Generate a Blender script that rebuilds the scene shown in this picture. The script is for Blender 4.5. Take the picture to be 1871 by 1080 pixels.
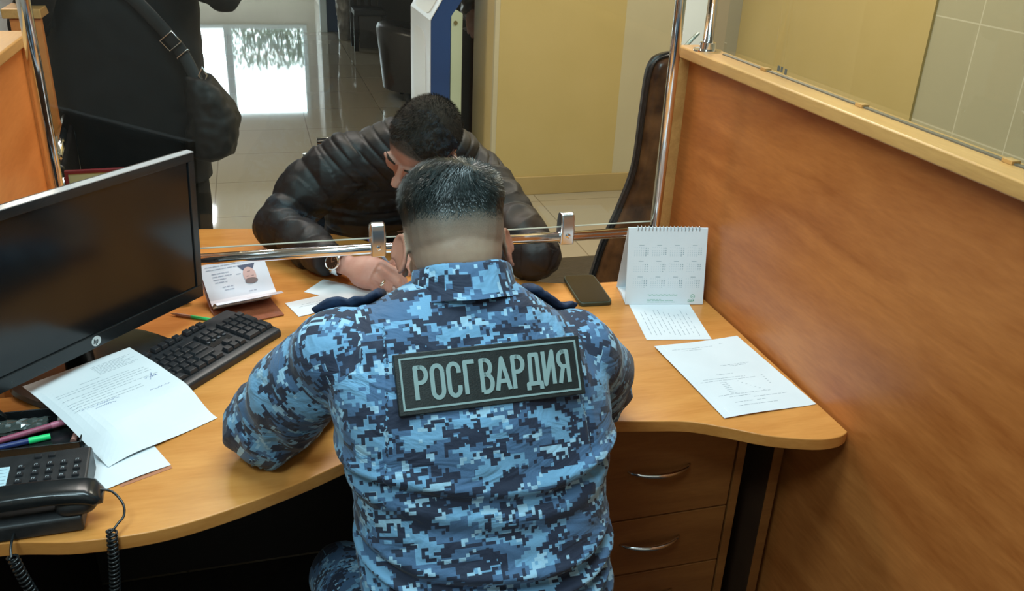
import bpy, math, random
import numpy as np
from mathutils import Vector, Matrix, noise, bvhtree
random.seed(7)
for o in list(bpy.data.objects): bpy.data.objects.remove(o)
C = bpy.context.scene.collection
SC = bpy.context.scene
R = math.radians

# ------------------------------------------------------------------ camera
F_PX, PIT, YAW, ROL, H = 1616.5, .435264862, .290551224, .0454953066, 1.66383977
cp, sp, cy, sy = math.cos(PIT), math.sin(PIT), math.cos(YAW), math.sin(YAW)
fw = Vector((sy*cp, cy*cp, -sp)); r0 = Vector((cy, -sy, 0)); u0 = r0.cross(fw)
rr = math.cos(ROL)*r0 + math.sin(ROL)*u0; uu = -math.sin(ROL)*r0 + math.cos(ROL)*u0
cd = bpy.data.cameras.new('camera'); cam = bpy.data.objects.new('camera', cd); C.objects.link(cam)
cd.sensor_width = 36; cd.lens = F_PX/1871*36; cd.clip_start = .05; cd.clip_end = 100
m = Matrix((rr, uu, -fw)).transposed().to_4x4(); m.translation = (0, 0, H); cam.matrix_world = m
SC.camera = cam

# ------------------------------------------------------------------ world, lights, exposure
w = bpy.data.worlds.new('world'); SC.world = w; w.use_nodes = True
bg = w.node_tree.nodes['Background']; bg.inputs[0].default_value = (.86, .94, 1, 1); bg.inputs[1].default_value = 9.0
SC.view_settings.view_transform = 'Standard'; SC.view_settings.look = 'None'
SC.view_settings.gamma = 1; SC.view_settings.use_curve_mapping = False; SC.view_settings.exposure = 0.0

def area(name, loc, size, power, col, rot=(0, 0, 0)):
    l = bpy.data.lights.new(name, 'AREA'); l.shape = 'RECTANGLE'; l.size, l.size_y = size; l.energy = power; l.color = col
    o = bpy.data.objects.new(name, l); C.objects.link(o); o.location = loc; o.rotation_euler = rot; return o
COOL = (.66, .92, 1.0); WARM = (1.0, .86, .66)
area('ceiling_lamp_desk', (.30, 1.15, 2.8), (1.2, .6), 35, COOL)
area('ceiling_lamp_booth', (-.6, .0, 2.8), (.6, .6), 28, COOL)
area('ceiling_lamp_client', (.2, 3.2, 2.8), (1.2, .6), 36, (1, .88, .82))
area('ceiling_lamp_hall', (-1.4, 4.9, 2.8), (.6, .6), 46, WARM)
area('ceiling_lamp_hall_far', (-1.0, 12.6, 2.8), (.6, .6), 40, (.88, .90, 1))
area('ceiling_lamp_side', (1.9, 3.4, 2.8), (.6, .6), 38, (1, .90, .74))

# ------------------------------------------------------------------ materials
def newmat(name):
    mt = bpy.data.materials.new(name); mt.use_nodes = True
    return mt, mt.node_tree.nodes, mt.node_tree.links, mt.node_tree.nodes['Principled BSDF']
def mat(name, col, rough=.5, metal=0, **kw):
    mt, N, L, b = newmat(name)
    b.inputs['Base Color'].default_value = (*col, 1); b.inputs['Roughness'].default_value = rough; b.inputs['Metallic'].default_value = metal
    for k, v in kw.items():
        k = k.replace('_', ' ')
        if k in b.inputs: b.inputs[k].default_value = v
    return mt
def noisy(name, c1, c2, scale=20, rough=.5, bump=0, bscale=200, stretch=(1, 1, 1), detail=4, **kw):
    mt, N, L, b = newmat(name)
    tc = N.new('ShaderNodeTexCoord'); mp = N.new('ShaderNodeMapping'); mp.inputs['Scale'].default_value = stretch
    n = N.new('ShaderNodeTexNoise'); n.inputs['Scale'].default_value = scale; n.inputs['Detail'].default_value = detail
    cr = N.new('ShaderNodeValToRGB'); cr.color_ramp.elements[0].color = (*c1, 1); cr.color_ramp.elements[1].color = (*c2, 1)
    cr.color_ramp.elements[0].position = .3; cr.color_ramp.elements[1].position = .7
    L.new(tc.outputs['Object'], mp.inputs[0]); L.new(mp.outputs[0], n.inputs[0]); L.new(n.outputs[0], cr.inputs[0]); L.new(cr.outputs[0], b.inputs['Base Color'])
    b.inputs['Roughness'].default_value = rough
    if bump:
        n2 = N.new('ShaderNodeTexNoise'); n2.inputs['Scale'].default_value = bscale; L.new(mp.outputs[0], n2.inputs[0])
        bp = N.new('ShaderNodeBump'); bp.inputs['Strength'].default_value = bump; bp.inputs['Distance'].default_value = .002
        L.new(n2.outputs[0], bp.inputs['Height']); L.new(bp.outputs[0], b.inputs['Normal'])
    for k, v in kw.items():
        k = k.replace('_', ' ')
        if k in b.inputs: b.inputs[k].default_value = v
    return mt
def wood(name, c1, c2, stretch, rough=.32, rot=(0, 0, 0), sc=3.0):
    mt, N, L, b = newmat(name)
    tc = N.new('ShaderNodeTexCoord'); mp = N.new('ShaderNodeMapping'); mp.inputs['Scale'].default_value = stretch; mp.inputs['Rotation'].default_value = rot
    L.new(tc.outputs['Object'], mp.inputs[0])
    n = N.new('ShaderNodeTexNoise'); n.inputs['Scale'].default_value = sc; n.inputs['Detail'].default_value = 5; n.inputs['Distortion'].default_value = .7
    n2 = N.new('ShaderNodeTexNoise'); n2.inputs['Scale'].default_value = sc*9; n2.inputs['Detail'].default_value = 6
    L.new(mp.outputs[0], n.inputs[0]); L.new(mp.outputs[0], n2.inputs[0])
    mx = N.new('ShaderNodeMath'); mx.operation = 'MULTIPLY_ADD'; L.new(n2.outputs[0], mx.inputs[0]); mx.inputs[1].default_value = .45; L.new(n.outputs[0], mx.inputs[2])
    cr = N.new('ShaderNodeValToRGB'); cr.color_ramp.elements[0].color = (*c1, 1); cr.color_ramp.elements[1].color = (*c2, 1)
    cr.color_ramp.elements[0].position = .5; cr.color_ramp.elements[1].position = .95
    L.new(mx.outputs[0], cr.inputs[0]); L.new(cr.outputs[0], b.inputs['Base Color'])
    b.inputs['Roughness'].default_value = rough
    bp = N.new('ShaderNodeBump'); bp.inputs['Strength'].default_value = .06; bp.inputs['Distance'].default_value = .001
    L.new(n2.outputs[0], bp.inputs['Height']); L.new(bp.outputs[0], b.inputs['Normal'])
    return mt
M = {}
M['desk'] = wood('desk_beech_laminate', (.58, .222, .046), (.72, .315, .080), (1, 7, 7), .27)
M['desk_edge'] = wood('desk_edge_band', (.52, .235, .045), (.62, .30, .07), (1, 7, 12), .3)
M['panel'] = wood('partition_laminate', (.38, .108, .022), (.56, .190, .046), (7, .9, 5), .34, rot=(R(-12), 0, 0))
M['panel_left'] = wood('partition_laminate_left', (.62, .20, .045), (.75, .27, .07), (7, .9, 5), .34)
M['cap'] = wood('partition_cap', (.50, .25, .075), (.66, .36, .12), (8, 1, 8), .3)
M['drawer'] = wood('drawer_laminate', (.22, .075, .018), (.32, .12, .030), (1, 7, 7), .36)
M['shaded_wood'] = wood('shaded_side_panel', (.32, .13, .04), (.40, .18, .055), (7, 7, 1), .4)  # desk wood darkened in its colour to stand for shade
M['chrome'] = mat('chrome', (.82, .83, .84), .12, 1)
M['chrome_soft'] = mat('brushed_chrome', (.70, .73, .75), .25, 1)
M['black_gloss'] = noisy('black_plastic_gloss', (.010, .012, .013), (.016, .018, .019), 30, .22)
M['black'] = noisy('black_plastic', (.012, .013, .014), (.022, .023, .025), 60, .42, .15, 900)
M['key'] = noisy('key_plastic', (.018, .019, .022), (.030, .031, .034), 40, .33)
M['screen_off'] = mat('switched_off_screen', (.006, .007, .008), .16)
M['paper'] = noisy('white_paper', (.72, .77, .80), (.78, .83, .86), 8, .7)
M['ink'] = mat('grey_ink', (.19, .24, .30), .8)
M['ink_blue'] = mat('blue_ink', (.08, .13, .34), .8)
M['green_ink'] = mat('green_ink', (.06, .36, .20), .6)
M['skin'] = None

def glassmat(name, tint, refl=.8):
    mt, N, L, b = newmat(name)
    N.remove(b); out = N['Material Output']
    tr = N.new('ShaderNodeBsdfTransparent'); tr.inputs[0].default_value = (*tint, 1)
    gl = N.new('ShaderNodeBsdfGlossy'); gl.inputs['Roughness'].default_value = .02; gl.inputs[0].default_value = (1, 1, 1, 1)
    fr = N.new('ShaderNodeFresnel'); fr.inputs[0].default_value = 1.45
    ge = N.new('ShaderNodeNewGeometry'); fb = N.new('ShaderNodeMath'); fb.operation = 'MULTIPLY_ADD'; L.new(ge.outputs['Backfacing'], fb.inputs[0]); fb.inputs[1].default_value = -refl; fb.inputs[2].default_value = refl
    mu = N.new('ShaderNodeMath'); mu.operation = 'MULTIPLY'; L.new(fb.outputs[0], mu.inputs[1]); L.new(fr.outputs[0], mu.inputs[0])
    mx = N.new('ShaderNodeMixShader'); L.new(mu.outputs[0], mx.inputs[0]); L.new(tr.outputs[0], mx.inputs[1]); L.new(gl.outputs[0], mx.inputs[2]); L.new(mx.outputs[0], out.inputs[0])
    return mt
M['glass'] = glassmat('clear_glass', (.93, .96, .95))
M['glass_edge'] = mat('glass_edge', (.42, .44, .38), .3)

def camo():
    mt, N, L, b = newmat('digital_camouflage_cloth')
    tc = N.new('ShaderNodeUVMap'); tc.uv_map = 'UVMap'
    def snapped(inc, off):
        ad = N.new('ShaderNodeVectorMath'); ad.operation = 'ADD'; L.new(tc.outputs[0], ad.inputs[0]); ad.inputs[1].default_value = off
        s = N.new('ShaderNodeVectorMath'); s.operation = 'SNAP'; L.new(ad.outputs[0], s.inputs[0]); s.inputs[1].default_value = (inc, inc, inc); return s
    def nz(v, scale, detail, rough=.6, st=(1, 1.5, 1)):
        mp = N.new('ShaderNodeMapping'); mp.inputs['Scale'].default_value = st; L.new(v.outputs[0], mp.inputs[0])
        n = N.new('ShaderNodeTexNoise'); n.inputs['Scale'].default_value = scale; n.inputs['Detail'].default_value = detail; n.inputs['Roughness'].default_value = rough
        L.new(mp.outputs[0], n.inputs[0]); return n
    a = snapped(.0052, (0, 0, 0))
    n1 = nz(a, 13.5, 5, .64); n2 = nz(snapped(.0052, (7.3, 3.1, 0)), 16, 4.5, .66); n3 = nz(snapped(.0052, (1.7, 9.3, 0)), 24, 4, .7)
    def thr(n, t):
        g = N.new('ShaderNodeMath'); g.operation = 'GREATER_THAN'; L.new(n.outputs[0], g.inputs[0]); g.inputs[1].default_value = t; return g
    cur = None
    cols = [((.013, .023, .052)), ((.062, .140, .265)), ((.16, .36, .56)), ((.32, .54, .70))]
    prev = N.new('ShaderNodeRGB'); prev.outputs[0].default_value = (*cols[0], 1); prev = prev.outputs[0]
    for n, t, c in ((n1, .485, cols[1]), (n2, .525, cols[2]), (n3, .585, cols[3]), (nz(snapped(.0052, (4.4, 5.5, 0)), 21, 4, .66), .560, cols[0])):
        mx = N.new('ShaderNodeMix'); mx.data_type = 'RGBA'; g = thr(n, t); L.new(g.outputs[0], mx.inputs['Factor']); L.new(prev, mx.inputs['A']); mx.inputs['B'].default_value = (*c, 1); prev = mx.outputs['Result']
    # rip-stop grid
    L.new(prev, b.inputs['Base Color']); b.inputs['Roughness'].default_value = .78
    if 'Sheen Weight' in b.inputs: b.inputs['Sheen Weight'].default_value = .15
    wv = N.new('ShaderNodeTexNoise'); wv.inputs['Scale'].default_value = 9; wv.inputs['Detail'].default_value = 3; wv.inputs['Distortion'].default_value = 1.2
    t2 = N.new('ShaderNodeTexCoord'); mp = N.new('ShaderNodeMapping'); mp.inputs['Scale'].default_value = (1, 1, 2.2); L.new(t2.outputs['Object'], mp.inputs[0]); L.new(mp.outputs[0], wv.inputs[0])
    bp = N.new('ShaderNodeBump'); bp.inputs['Strength'].default_value = .55; bp.inputs['Distance'].default_value = .02; L.new(wv.outputs[0], bp.inputs['Height'])
    ck = N.new('ShaderNodeTexVoronoi'); ck.inputs['Scale'].default_value = 380; L.new(tc.outputs[0], ck.inputs[0])
    b2 = N.new('ShaderNodeBump'); b2.inputs['Strength'].default_value = .15; b2.inputs['Distance'].default_value = .001; L.new(ck.outputs[0], b2.inputs['Height']); L.new(bp.outputs[0], b2.inputs['Normal']); L.new(b2.outputs[0], b.inputs['Normal'])
    return mt
M['camo'] = camo()

def skinmat(name, c, stub):
    mt, N, L, b = newmat(name)
    at = N.new('ShaderNodeAttribute'); at.attribute_name = 'stubble'
    tc = N.new('ShaderNodeTexCoord'); n = N.new('ShaderNodeTexNoise'); n.inputs['Scale'].default_value = 600; n.inputs['Detail'].default_value = 2; L.new(tc.outputs['Object'], n.inputs[0])
    n2 = N.new('ShaderNodeTexNoise'); n2.inputs['Scale'].default_value = 22; n2.inputs['Detail'].default_value = 3; L.new(tc.outputs['Object'], n2.inputs[0])
    cr = N.new('ShaderNodeValToRGB'); cr.color_ramp.elements[0].color = (c[0]*.82, c[1]*.70, c[2]*.68, 1); cr.color_ramp.elements[1].color = (*c, 1)
    cr.color_ramp.elements[0].position = .3; cr.color_ramp.elements[1].position = .7; L.new(n2.outputs[0], cr.inputs[0])
    ma = N.new('ShaderNodeMath'); ma.operation = 'MULTIPLY_ADD'; L.new(n.outputs[0], ma.inputs[0]); ma.inputs[1].default_value = .5; ma.inputs[2].default_value = .75
    mb = N.new('ShaderNodeMath'); mb.operation = 'MULTIPLY'; mb.use_clamp = True; L.new(ma.outputs[0], mb.inputs[0]); L.new(at.outputs['Fac'], mb.inputs[1])
    mx = N.new('ShaderNodeMix'); mx.data_type = 'RGBA'; L.new(mb.outputs[0], mx.inputs['Factor']); L.new(cr.outputs[0], mx.inputs['A']); mx.inputs['B'].default_value = (*stub, 1)
    ng = N.new('ShaderNodeMath'); ng.operation = 'MULTIPLY'; ng.use_clamp = True; ng.inputs[1].default_value = -1; L.new(at.outputs['Fac'], ng.inputs[0])
    mr = N.new('ShaderNodeMix'); mr.data_type = 'RGBA'; L.new(ng.outputs[0], mr.inputs['Factor']); L.new(mx.outputs['Result'], mr.inputs['A']); mr.inputs['B'].default_value = (c[0]*.98, c[1]*.52, c[2]*.48, 1)
    L.new(mr.outputs['Result'], b.inputs['Base Color']); b.inputs['Roughness'].default_value = .48
    b.inputs['Subsurface Weight'].default_value = .12; b.inputs['Subsurface Radius'].default_value = (.008, .003, .002)
    bp = N.new('ShaderNodeBump'); bp.inputs['Strength'].default_value = .12; bp.inputs['Distance'].default_value = .001; L.new(n.outputs[0], bp.inputs['Height']); L.new(bp.outputs[0], b.inputs['Normal'])
    return mt
M['skin_guard'] = skinmat('skin_guard', (.52, .38, .27), (.045, .055, .050))
M['skin_client'] = skinmat('skin_client', (.62, .33, .25), (.05, .04, .035))
M['hair_guard'] = noisy('dark_hair', (.010, .016, .016), (.038, .052, .052), 60, .30)
M['hair_client'] = noisy('brown_black_hair', (.018, .012, .008), (.050, .034, .024), 80, .8, Specular_IOR_Level=.2)
M['puffer'] = noisy('black_puffer_nylon', (.010, .0072, .0072), (.015, .0108, .0108), 12, .55, .2, 40)
M['black_cloth'] = noisy('black_cloth', (.0035, .0035, .0035), (.006, .006, .006), 20, .85)
M['bag_black'] = noisy('black_bag_nylon', (.005, .005, .0045), (.011, .010, .009), 12, .6, .3, 12)
M['patch'] = noisy('patch_rubber', (.010, .014, .014), (.018, .024, .024), 60, .5, .2, 500)
M['patch_grey'] = mat('patch_grey_print', (.26, .37, .37), .6)

# ------------------------------------------------------------------ mesh helpers
OFF = {}
class MB:
    def __init__(s): s.v = []; s.f = []; s.m = []
    def add(s, vs, fs, mi=0):
        k = len(s.v); s.v += [tuple(v) for v in vs]; s.f += [tuple(i+k for i in f) for f in fs]; s.m += [mi]*len(fs); return s
    def box(s, c, d, rot=None, mi=0):
        vs = []
        for x in (-.5, .5):
            for y in (-.5, .5):
                for z in (-.5, .5):
                    q = Vector((x*d[0], y*d[1], z*d[2]))
                    if rot is not None: q = rot @ q
                    vs.append(q+Vector(c))
        return s.add(vs, [(0, 1, 3, 2), (4, 6, 7, 5), (0, 4, 5, 1), (2, 3, 7, 6), (0, 2, 6, 4), (1, 5, 7, 3)], mi)
    def bx(s, a, b, mi=0):
        return s.box([(a[i]+b[i])/2 for i in range(3)], [abs(b[i]-a[i]) for i in range(3)], None, mi)
    def prism(s, poly, z0, z1, mi=0, M4=None):
        n = len(poly); vs = [Vector((x, y, z0)) for x, y in poly]+[Vector((x, y, z1)) for x, y in poly]
        if M4 is not None: vs = [M4 @ v for v in vs]
        return s.add(vs, [tuple(range(n))[::-1], tuple(range(n, 2*n))]+[(i, (i+1) % n, n+(i+1) % n, n+i) for i in range(n)], mi)
    def loft(s, rings, mi=0, cap=True):
        n = len(rings[0]); vs = [p for r in rings for p in r]; fs = []
        for k in range(len(rings)-1):
            for i in range(n): fs.append((k*n+i, k*n+(i+1) % n, (k+1)*n+(i+1) % n, (k+1)*n+i))
        if cap: fs.append(tuple(range(n))[::-1]); fs.append(tuple((len(rings)-1)*n+i for i in range(n)))
        return s.add(vs, fs, mi)
    def tube(s, pts, rad, n=12, mi=0, cap=True, closed=False, flat=1.0, ref=None):
        pts = [Vector(p) for p in pts]; k = len(pts)
        if not hasattr(rad, '__len__'): rad = [rad]*k
        T = []
        for i in range(k):
            a = pts[i-1] if (i > 0 or closed) else pts[i]; b = pts[(i+1) % k] if (i < k-1 or closed) else pts[i]
            T.append((b-a).normalized())
        up = Vector(ref) if ref else (Vector((0, 0, 1)) if abs(T[0].z) < .9 else Vector((1, 0, 0)))
        rings = []; x = T[0].cross(up).normalized()
        for i in range(k):
            x = (x-T[i]*x.dot(T[i])).normalized(); y = T[i].cross(x)
            rings.append([pts[i]+rad[i]*(math.cos(2*math.pi*j/n)*x+flat*math.sin(2*math.pi*j/n)*y) for j in range(n)])
        if closed: rings.append(rings[0])
        return s.loft(rings, mi, cap and not closed)
    def ell(s, c, r, rot=None, nu=20, nv=12, pw=2.0, mi=0):
        vs = []; fs = []
        for j in range(nv+1):
            ph = math.pi*j/nv
            for i in range(nu):
                th = 2*math.pi*i/nu
                d = Vector((math.sin(ph)*math.cos(th), math.sin(ph)*math.sin(th), math.cos(ph)))
                if pw != 2.0:
                    k = (abs(d.x)**pw+abs(d.y)**pw+abs(d.z)**pw)**(-1/pw); d = d*k
                q = Vector((d.x*r[0], d.y*r[1], d.z*r[2]))
                if rot is not None: q = rot @ q
                vs.append(q+Vector(c))
        for j in range(nv):
            for i in range(nu): fs.append((j*nu+i, (j+1)*nu+i, (j+1)*nu+(i+1) % nu, j*nu+(i+1) % nu))
        return s.add(vs, fs, mi)
    def cyl(s, a, b, r, n=20, mi=0, r2=None):
        return s.tube([a, b], [r, r if r2 is None else r2], n, mi)
    def stroke(s, pts, w, fn, h0, h1, mi=0, joint=True):
        """flat ribbon along a 2-D polyline, laid on a surface fn(u, v, h)"""
        for a, b in zip(pts[:-1], pts[1:]):
            a = Vector(a); b = Vector(b); d = (b-a)
            if d.length < 1e-9: continue
            n = Vector((-d.y, d.x)).normalized()*w/2
            q = [a-n, b-n, b+n, a+n]
            s.add([fn(p.x, p.y, h1) for p in q]+[fn(p.x, p.y, h0) for p in q], [(0, 1, 2, 3), (0, 4, 5, 1), (1, 5, 6, 2), (2, 6, 7, 3), (3, 7, 4, 0)], mi)
        if joint:
            for p in pts[1:-1]:
                k = 10; s.add([fn(p[0]+w/2*math.cos(2*math.pi*i/k), p[1]+w/2*math.sin(2*math.pi*i/k), h1+1e-5) for i in range(k)], [tuple(range(k))], mi)
        return s
    def mesh(s, name):
        me = bpy.data.meshes.new(name); me.from_pydata([tuple(v) for v in s.v], [], s.f); me.update(); return me
    def build(s, name, mats, parent=None, smooth=False, bevel=0, seg=2, sub=0, solid=0, origin=None, auto=None):
        if not isinstance(mats, (list, tuple)): mats = [mats]
        if parent is not None: off = OFF.get(parent.name, Vector())
        elif origin is not None: off = Vector(origin)
        else:
            a = np.array(s.v); off = Vector(((a[:, 0].min()+a[:, 0].max())/2, (a[:, 1].min()+a[:, 1].max())/2, a[:, 2].min()))
        s.v = [tuple(Vector(v)-off) for v in s.v]
        me = s.mesh(name)
        for mt in mats: me.materials.append(mt)
        me.polygons.foreach_set('material_index', s.m)
        if smooth: me.polygons.foreach_set('use_smooth', [True]*len(me.polygons))
        o = bpy.data.objects.new(name, me); C.objects.link(o)
        OFF[o.name] = off
        if parent is not None: o.parent = parent
        else: o.location = off
        if bevel:
            bm = o.modifiers.new('bevel', 'BEVEL'); bm.width = bevel; bm.segments = seg; bm.limit_method = 'ANGLE'; bm.angle_limit = R(40)
            me.polygons.foreach_set('use_smooth', [True]*len(me.polygons))
            wn = o.modifiers.new('wn', 'WEIGHTED_NORMAL'); wn.keep_sharp = True
        if sub: sm = o.modifiers.new('sub', 'SUBSURF'); sm.levels = sub; sm.render_levels = sub
        if auto:
            me.polygons.foreach_set('use_smooth', [True]*len(me.polygons)); es = o.modifiers.new('es', 'EDGE_SPLIT'); es.split_angle = R(auto)
        return o
def tag(o, label=None, cat=None, group=None, kind=None):
    if label: o['label'] = label
    if cat: o['category'] = cat
    if group: o['group'] = group
    if kind: o['kind'] = kind
    return o
def thing(name, loc, label, cat, group=None, world=True, rotz=0):
    o = bpy.data.objects.new(name, None); C.objects.link(o); o.location = loc; o.rotation_euler = (0, 0, rotz); o.empty_display_size = .05
    OFF[o.name] = Vector(loc) if world else Vector()
    return tag(o, label, cat, group)
def struct(o): o['kind'] = 'structure'; return o

def remeshed(mb, voxel, smooth=4, fac=.5):
    """union of overlapping closed volumes -> one continuous surface; returns (verts Nx3, faces)"""
    me = mb.mesh('tmp'); o = bpy.data.objects.new('tmp', me); C.objects.link(o)
    r = o.modifiers.new('r', 'REMESH'); r.mode = 'VOXEL'; r.voxel_size = voxel
    if smooth: s = o.modifiers.new('s', 'SMOOTH'); s.factor = fac; s.iterations = smooth
    dg = bpy.context.evaluated_depsgraph_get(); dg.update()
    ev = o.evaluated_get(dg); m2 = bpy.data.meshes.new_from_object(ev)
    V = np.empty(len(m2.vertices)*3); m2.vertices.foreach_get('co', V); V = V.reshape(-1, 3)
    Nn = np.empty(len(m2.vertices)*3); m2.vertices.foreach_get('normal', Nn); Nn = Nn.reshape(-1, 3)
    Fs = [tuple(p.vertices) for p in m2.polygons]
    bpy.data.objects.remove(o); bpy.data.meshes.remove(me); bpy.data.meshes.remove(m2)
    return V, Nn, Fs
def from_arrays(name, V, Fs, mats, parent=None, origin=None, uv=None, attr=None, matidx=None):
    mb = MB(); mb.v = [tuple(v) for v in V]; mb.f = list(Fs); mb.m = list(matidx) if matidx is not None else [0]*len(Fs)
    o = mb.build(name, mats, parent, smooth=True, origin=origin)
    if uv is not None:
        l = o.data.uv_layers.new(name='UVMap'); l.data.foreach_set('uv', np.asarray(uv, dtype=np.float32).ravel())
    if attr is not None:
        a = o.data.attributes.new('stubble', 'FLOAT', 'POINT'); a.data.foreach_set('value', np.asarray(attr, dtype=np.float32))
    return o
def nz(x, y, z): return noise.noise(Vector((x, y, z)))

# ------------------------------------------------------------------ glyphs for lettering (unit height 1)
def arc(cx, cy_, rx, ry, a0, a1, n=8): return [(cx+rx*math.cos(R(a0+(a1-a0)*i/n)), cy_+ry*math.sin(R(a0+(a1-a0)*i/n))) for i in range(n+1)]
G = {
 'Р': [[(.08, 0), (.08, .92), (.22, .92)]+arc(.22, .70, .16, .22, 90, -90)+[(.08, .48)]],
 'О': [arc(.22, .72, .15, .20, 0, 180)+arc(.22, .20, .15, .20, 180, 360)+[(.37, .72)]],
 'С': [[(.37, .64)]+arc(.22, .72, .15, .20, 0, 180)+arc(.22, .20, .15, .20, 180, 360)+[(.37, .28)]],
 'Г': [[(.08, 0), (.08, .92), (.36, .92)]],
 'В': [[(.08, .0), (.08, .92), (.20, .92)]+arc(.20, .71, .15, .21, 90, -90)+[(.08, .5)], [(.20, .5)]+arc(.20, .25, .17, .25, 90, -90)+[(.08, 0)]],
 'А': [[(.03, 0), (.22, .92), (.41, 0)], [(.11, .26), (.33, .26)]],
 'Д': [[(.02, -.10), (.02, .08), (.42, .08), (.42, -.10)], [(.10, .08), (.14, .92), (.35, .92), (.35, .08)]],
 'И': [[(.08, .98), (.08, .02), (.36, .96), (.36, .0)]],
 'Я': [[(.36, 0), (.36, .92), (.22, .92)]+arc(.22, .70, .15, .22, 90, 270)+[(.36, .48)], [(.20, .48), (.07, 0)]],
 'Б': [[(.34, .92), (.08, .92), (.08, 0), (.20, 0)]+arc(.20, .25, .16, .25, -90, 90)+[(.08, .5)]],
 'Е': [[(.36, .92), (.08, .92), (.08, 0), (.36, 0)], [(.08, .47), (.33, .47)]],
 'h': [[(.08, 0), (.08, .95)], [(.08, .5), (.3, .6), (.34, .45), (.34, 0)]],
 'p': [[(.08, -.35), (.08, .6), (.32, .6), (.36, .3), (.32, 0), (.08, 0)]],
}
def text(mb, s, u, v, h, fn, w, z0, z1, pitch=.46, mi=0, sx=1.0):
    for ch in s:
        for st in G.get(ch, []): mb.stroke([(u+x*h*sx, v+y*h) for x, y in st], w, fn, z0, z1, mi)
        u += pitch*h*sx
    return u
def scribble(mb, u0, v0, u1, fn, hgt, w, mi=0, rnd=random):
    """a line of print seen from far off: broken dashes of word length"""
    u = u0
    while u < u1:
        l = rnd.uniform(.004, .014); l = min(l, u1-u)
        mb.stroke([(u, v0), (u+l, v0)], hgt, fn, 0, w, mi, False)
        u += l+rnd.uniform(.0012, .0025)

# ------------------------------------------------------------------ room shell
def floormat():
    mt, N, L, b = newmat('polished_floor_tiles')
    tc = N.new('ShaderNodeTexCoord'); mp = N.new('ShaderNodeMapping'); mp.inputs['Location'].default_value = (.27, .15, 0); L.new(tc.outputs['Object'], mp.inputs[0])
    br = N.new('ShaderNodeTexBrick'); br.offset = 0; br.inputs['Scale'].default_value = 1; br.inputs['Brick Width'].default_value = .6; br.inputs['Row Height'].default_value = .6; br.inputs['Mortar Size'].default_value = .0035
    br.inputs['Color1'].default_value = (.35, .315, .235, 1); br.inputs['Color2'].default_value = (.325, .29, .215, 1); br.inputs['Mortar'].default_value = (.20, .17, .12, 1)
    L.new(mp.outputs[0], br.inputs[0]); L.new(br.outputs[0], b.inputs['Base Color']); b.inputs['Roughness'].default_value = .045; b.inputs['IOR'].default_value = 1.95
    n = N.new('ShaderNodeTexNoise'); n.inputs['Scale'].default_value = 1.3; L.new(tc.outputs['Object'], n.inputs[0])
    bp = N.new('ShaderNodeBump'); bp.inputs['Strength'].default_value = .02; bp.inputs['Distance'].default_value = .02; L.new(n.outputs[0], bp.inputs['Height']); L.new(bp.outputs[0], b.inputs['Normal'])
    return mt
M['floor'] = floormat()
def tilewall():
    mt, N, L, b = newmat('beige_wall_tiles')
    tc = N.new('ShaderNodeTexCoord'); sx = N.new('ShaderNodeSeparateXYZ'); cx = N.new('ShaderNodeCombineXYZ'); L.new(tc.outputs['Object'], sx.inputs[0])
    L.new(sx.outputs[1], cx.inputs[0]); L.new(sx.outputs[2], cx.inputs[1])
    mp = N.new('ShaderNodeMapping'); mp.inputs['Location'].default_value = (.115, .065, 0); L.new(cx.outputs[0], mp.inputs[0])
    br = N.new('ShaderNodeTexBrick'); br.offset = 0; br.inputs['Scale'].default_value = 1; br.inputs['Brick Width'].default_value = .28; br.inputs['Row Height'].default_value = .435; br.inputs['Mortar Size'].default_value = .003
    br.inputs['Color1'].default_value = (.46, .42, .27, 1); br.inputs['Color2'].default_value = (.44, .40, .26, 1); br.inputs['Mortar'].default_value = (.60, .56, .40, 1)
    L.new(mp.outputs[0], br.inputs[0]); L.new(br.outputs[0], b.inputs['Base Color']); b.inputs['Roughness'].default_value = .35
    return mt
M['tilewall'] = tilewall()
M['yellow'] = noisy('yellow_painted_wall', (.52, .39, .15), (.55, .415, .17), 3, .6)
M['pale'] = noisy('pale_beige_wall', (.52, .45, .29), (.56, .49, .32), 3, .6)
M['cream'] = noisy('cream_wall', (.58, .44, .20), (.62, .48, .24), 3, .6)
M['white'] = noisy('white_wall', (.74, .88, .94), (.78, .92, .98), 3, .5)
M['greybeige'] = noisy('greige_wall', (.34, .31, .22), (.37, .34, .24), 3, .5)
M['grey_wall'] = noisy('grey_wall', (.60, .57, .52), (.66, .63, .58), 2, .6)
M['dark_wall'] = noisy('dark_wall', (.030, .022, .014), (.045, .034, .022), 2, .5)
M['brown_trim'] = noisy('beige_skirting', (.42, .30, .12), (.46, .33, .14), 5, .4)
M['ceiling'] = mat('ceiling_white', (.75, .74, .70), .8)

X0, X1, Y0, Y1, ZC = -3.2, 2.75, -1.3, 14.2, 2.95
struct(MB().bx((X0-.1, Y0-.1, -.1), (X1+1.5, Y1+.1, 0)).build('floor', M['floor'], origin=(0, 0, 0)))
struct(MB().bx((X0-.1, Y0-.1, ZC), (X1+1.5, Y1+.1, ZC+.1)).build('ceiling', M['ceiling']))
struct(MB().bx((X0-.1, Y0, 0), (X0, Y1, ZC)).build('wall_left', M['grey_wall']))
struct(MB().bx((X0-.1, Y0-.1, 0), (X1+.1, Y0, ZC)).build('wall_behind', M['grey_wall']))
struct(MB().bx((X1, Y0, 0), (X1+.1, 3.22, ZC)).build('wall_right', M['tilewall'], origin=(X1, 0, 0)))
struct(MB().bx((X1-.012, 3.22, 0), (X1+.1, 4.78, ZC)).build('wall_right_yellow', M['yellow']))
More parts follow.
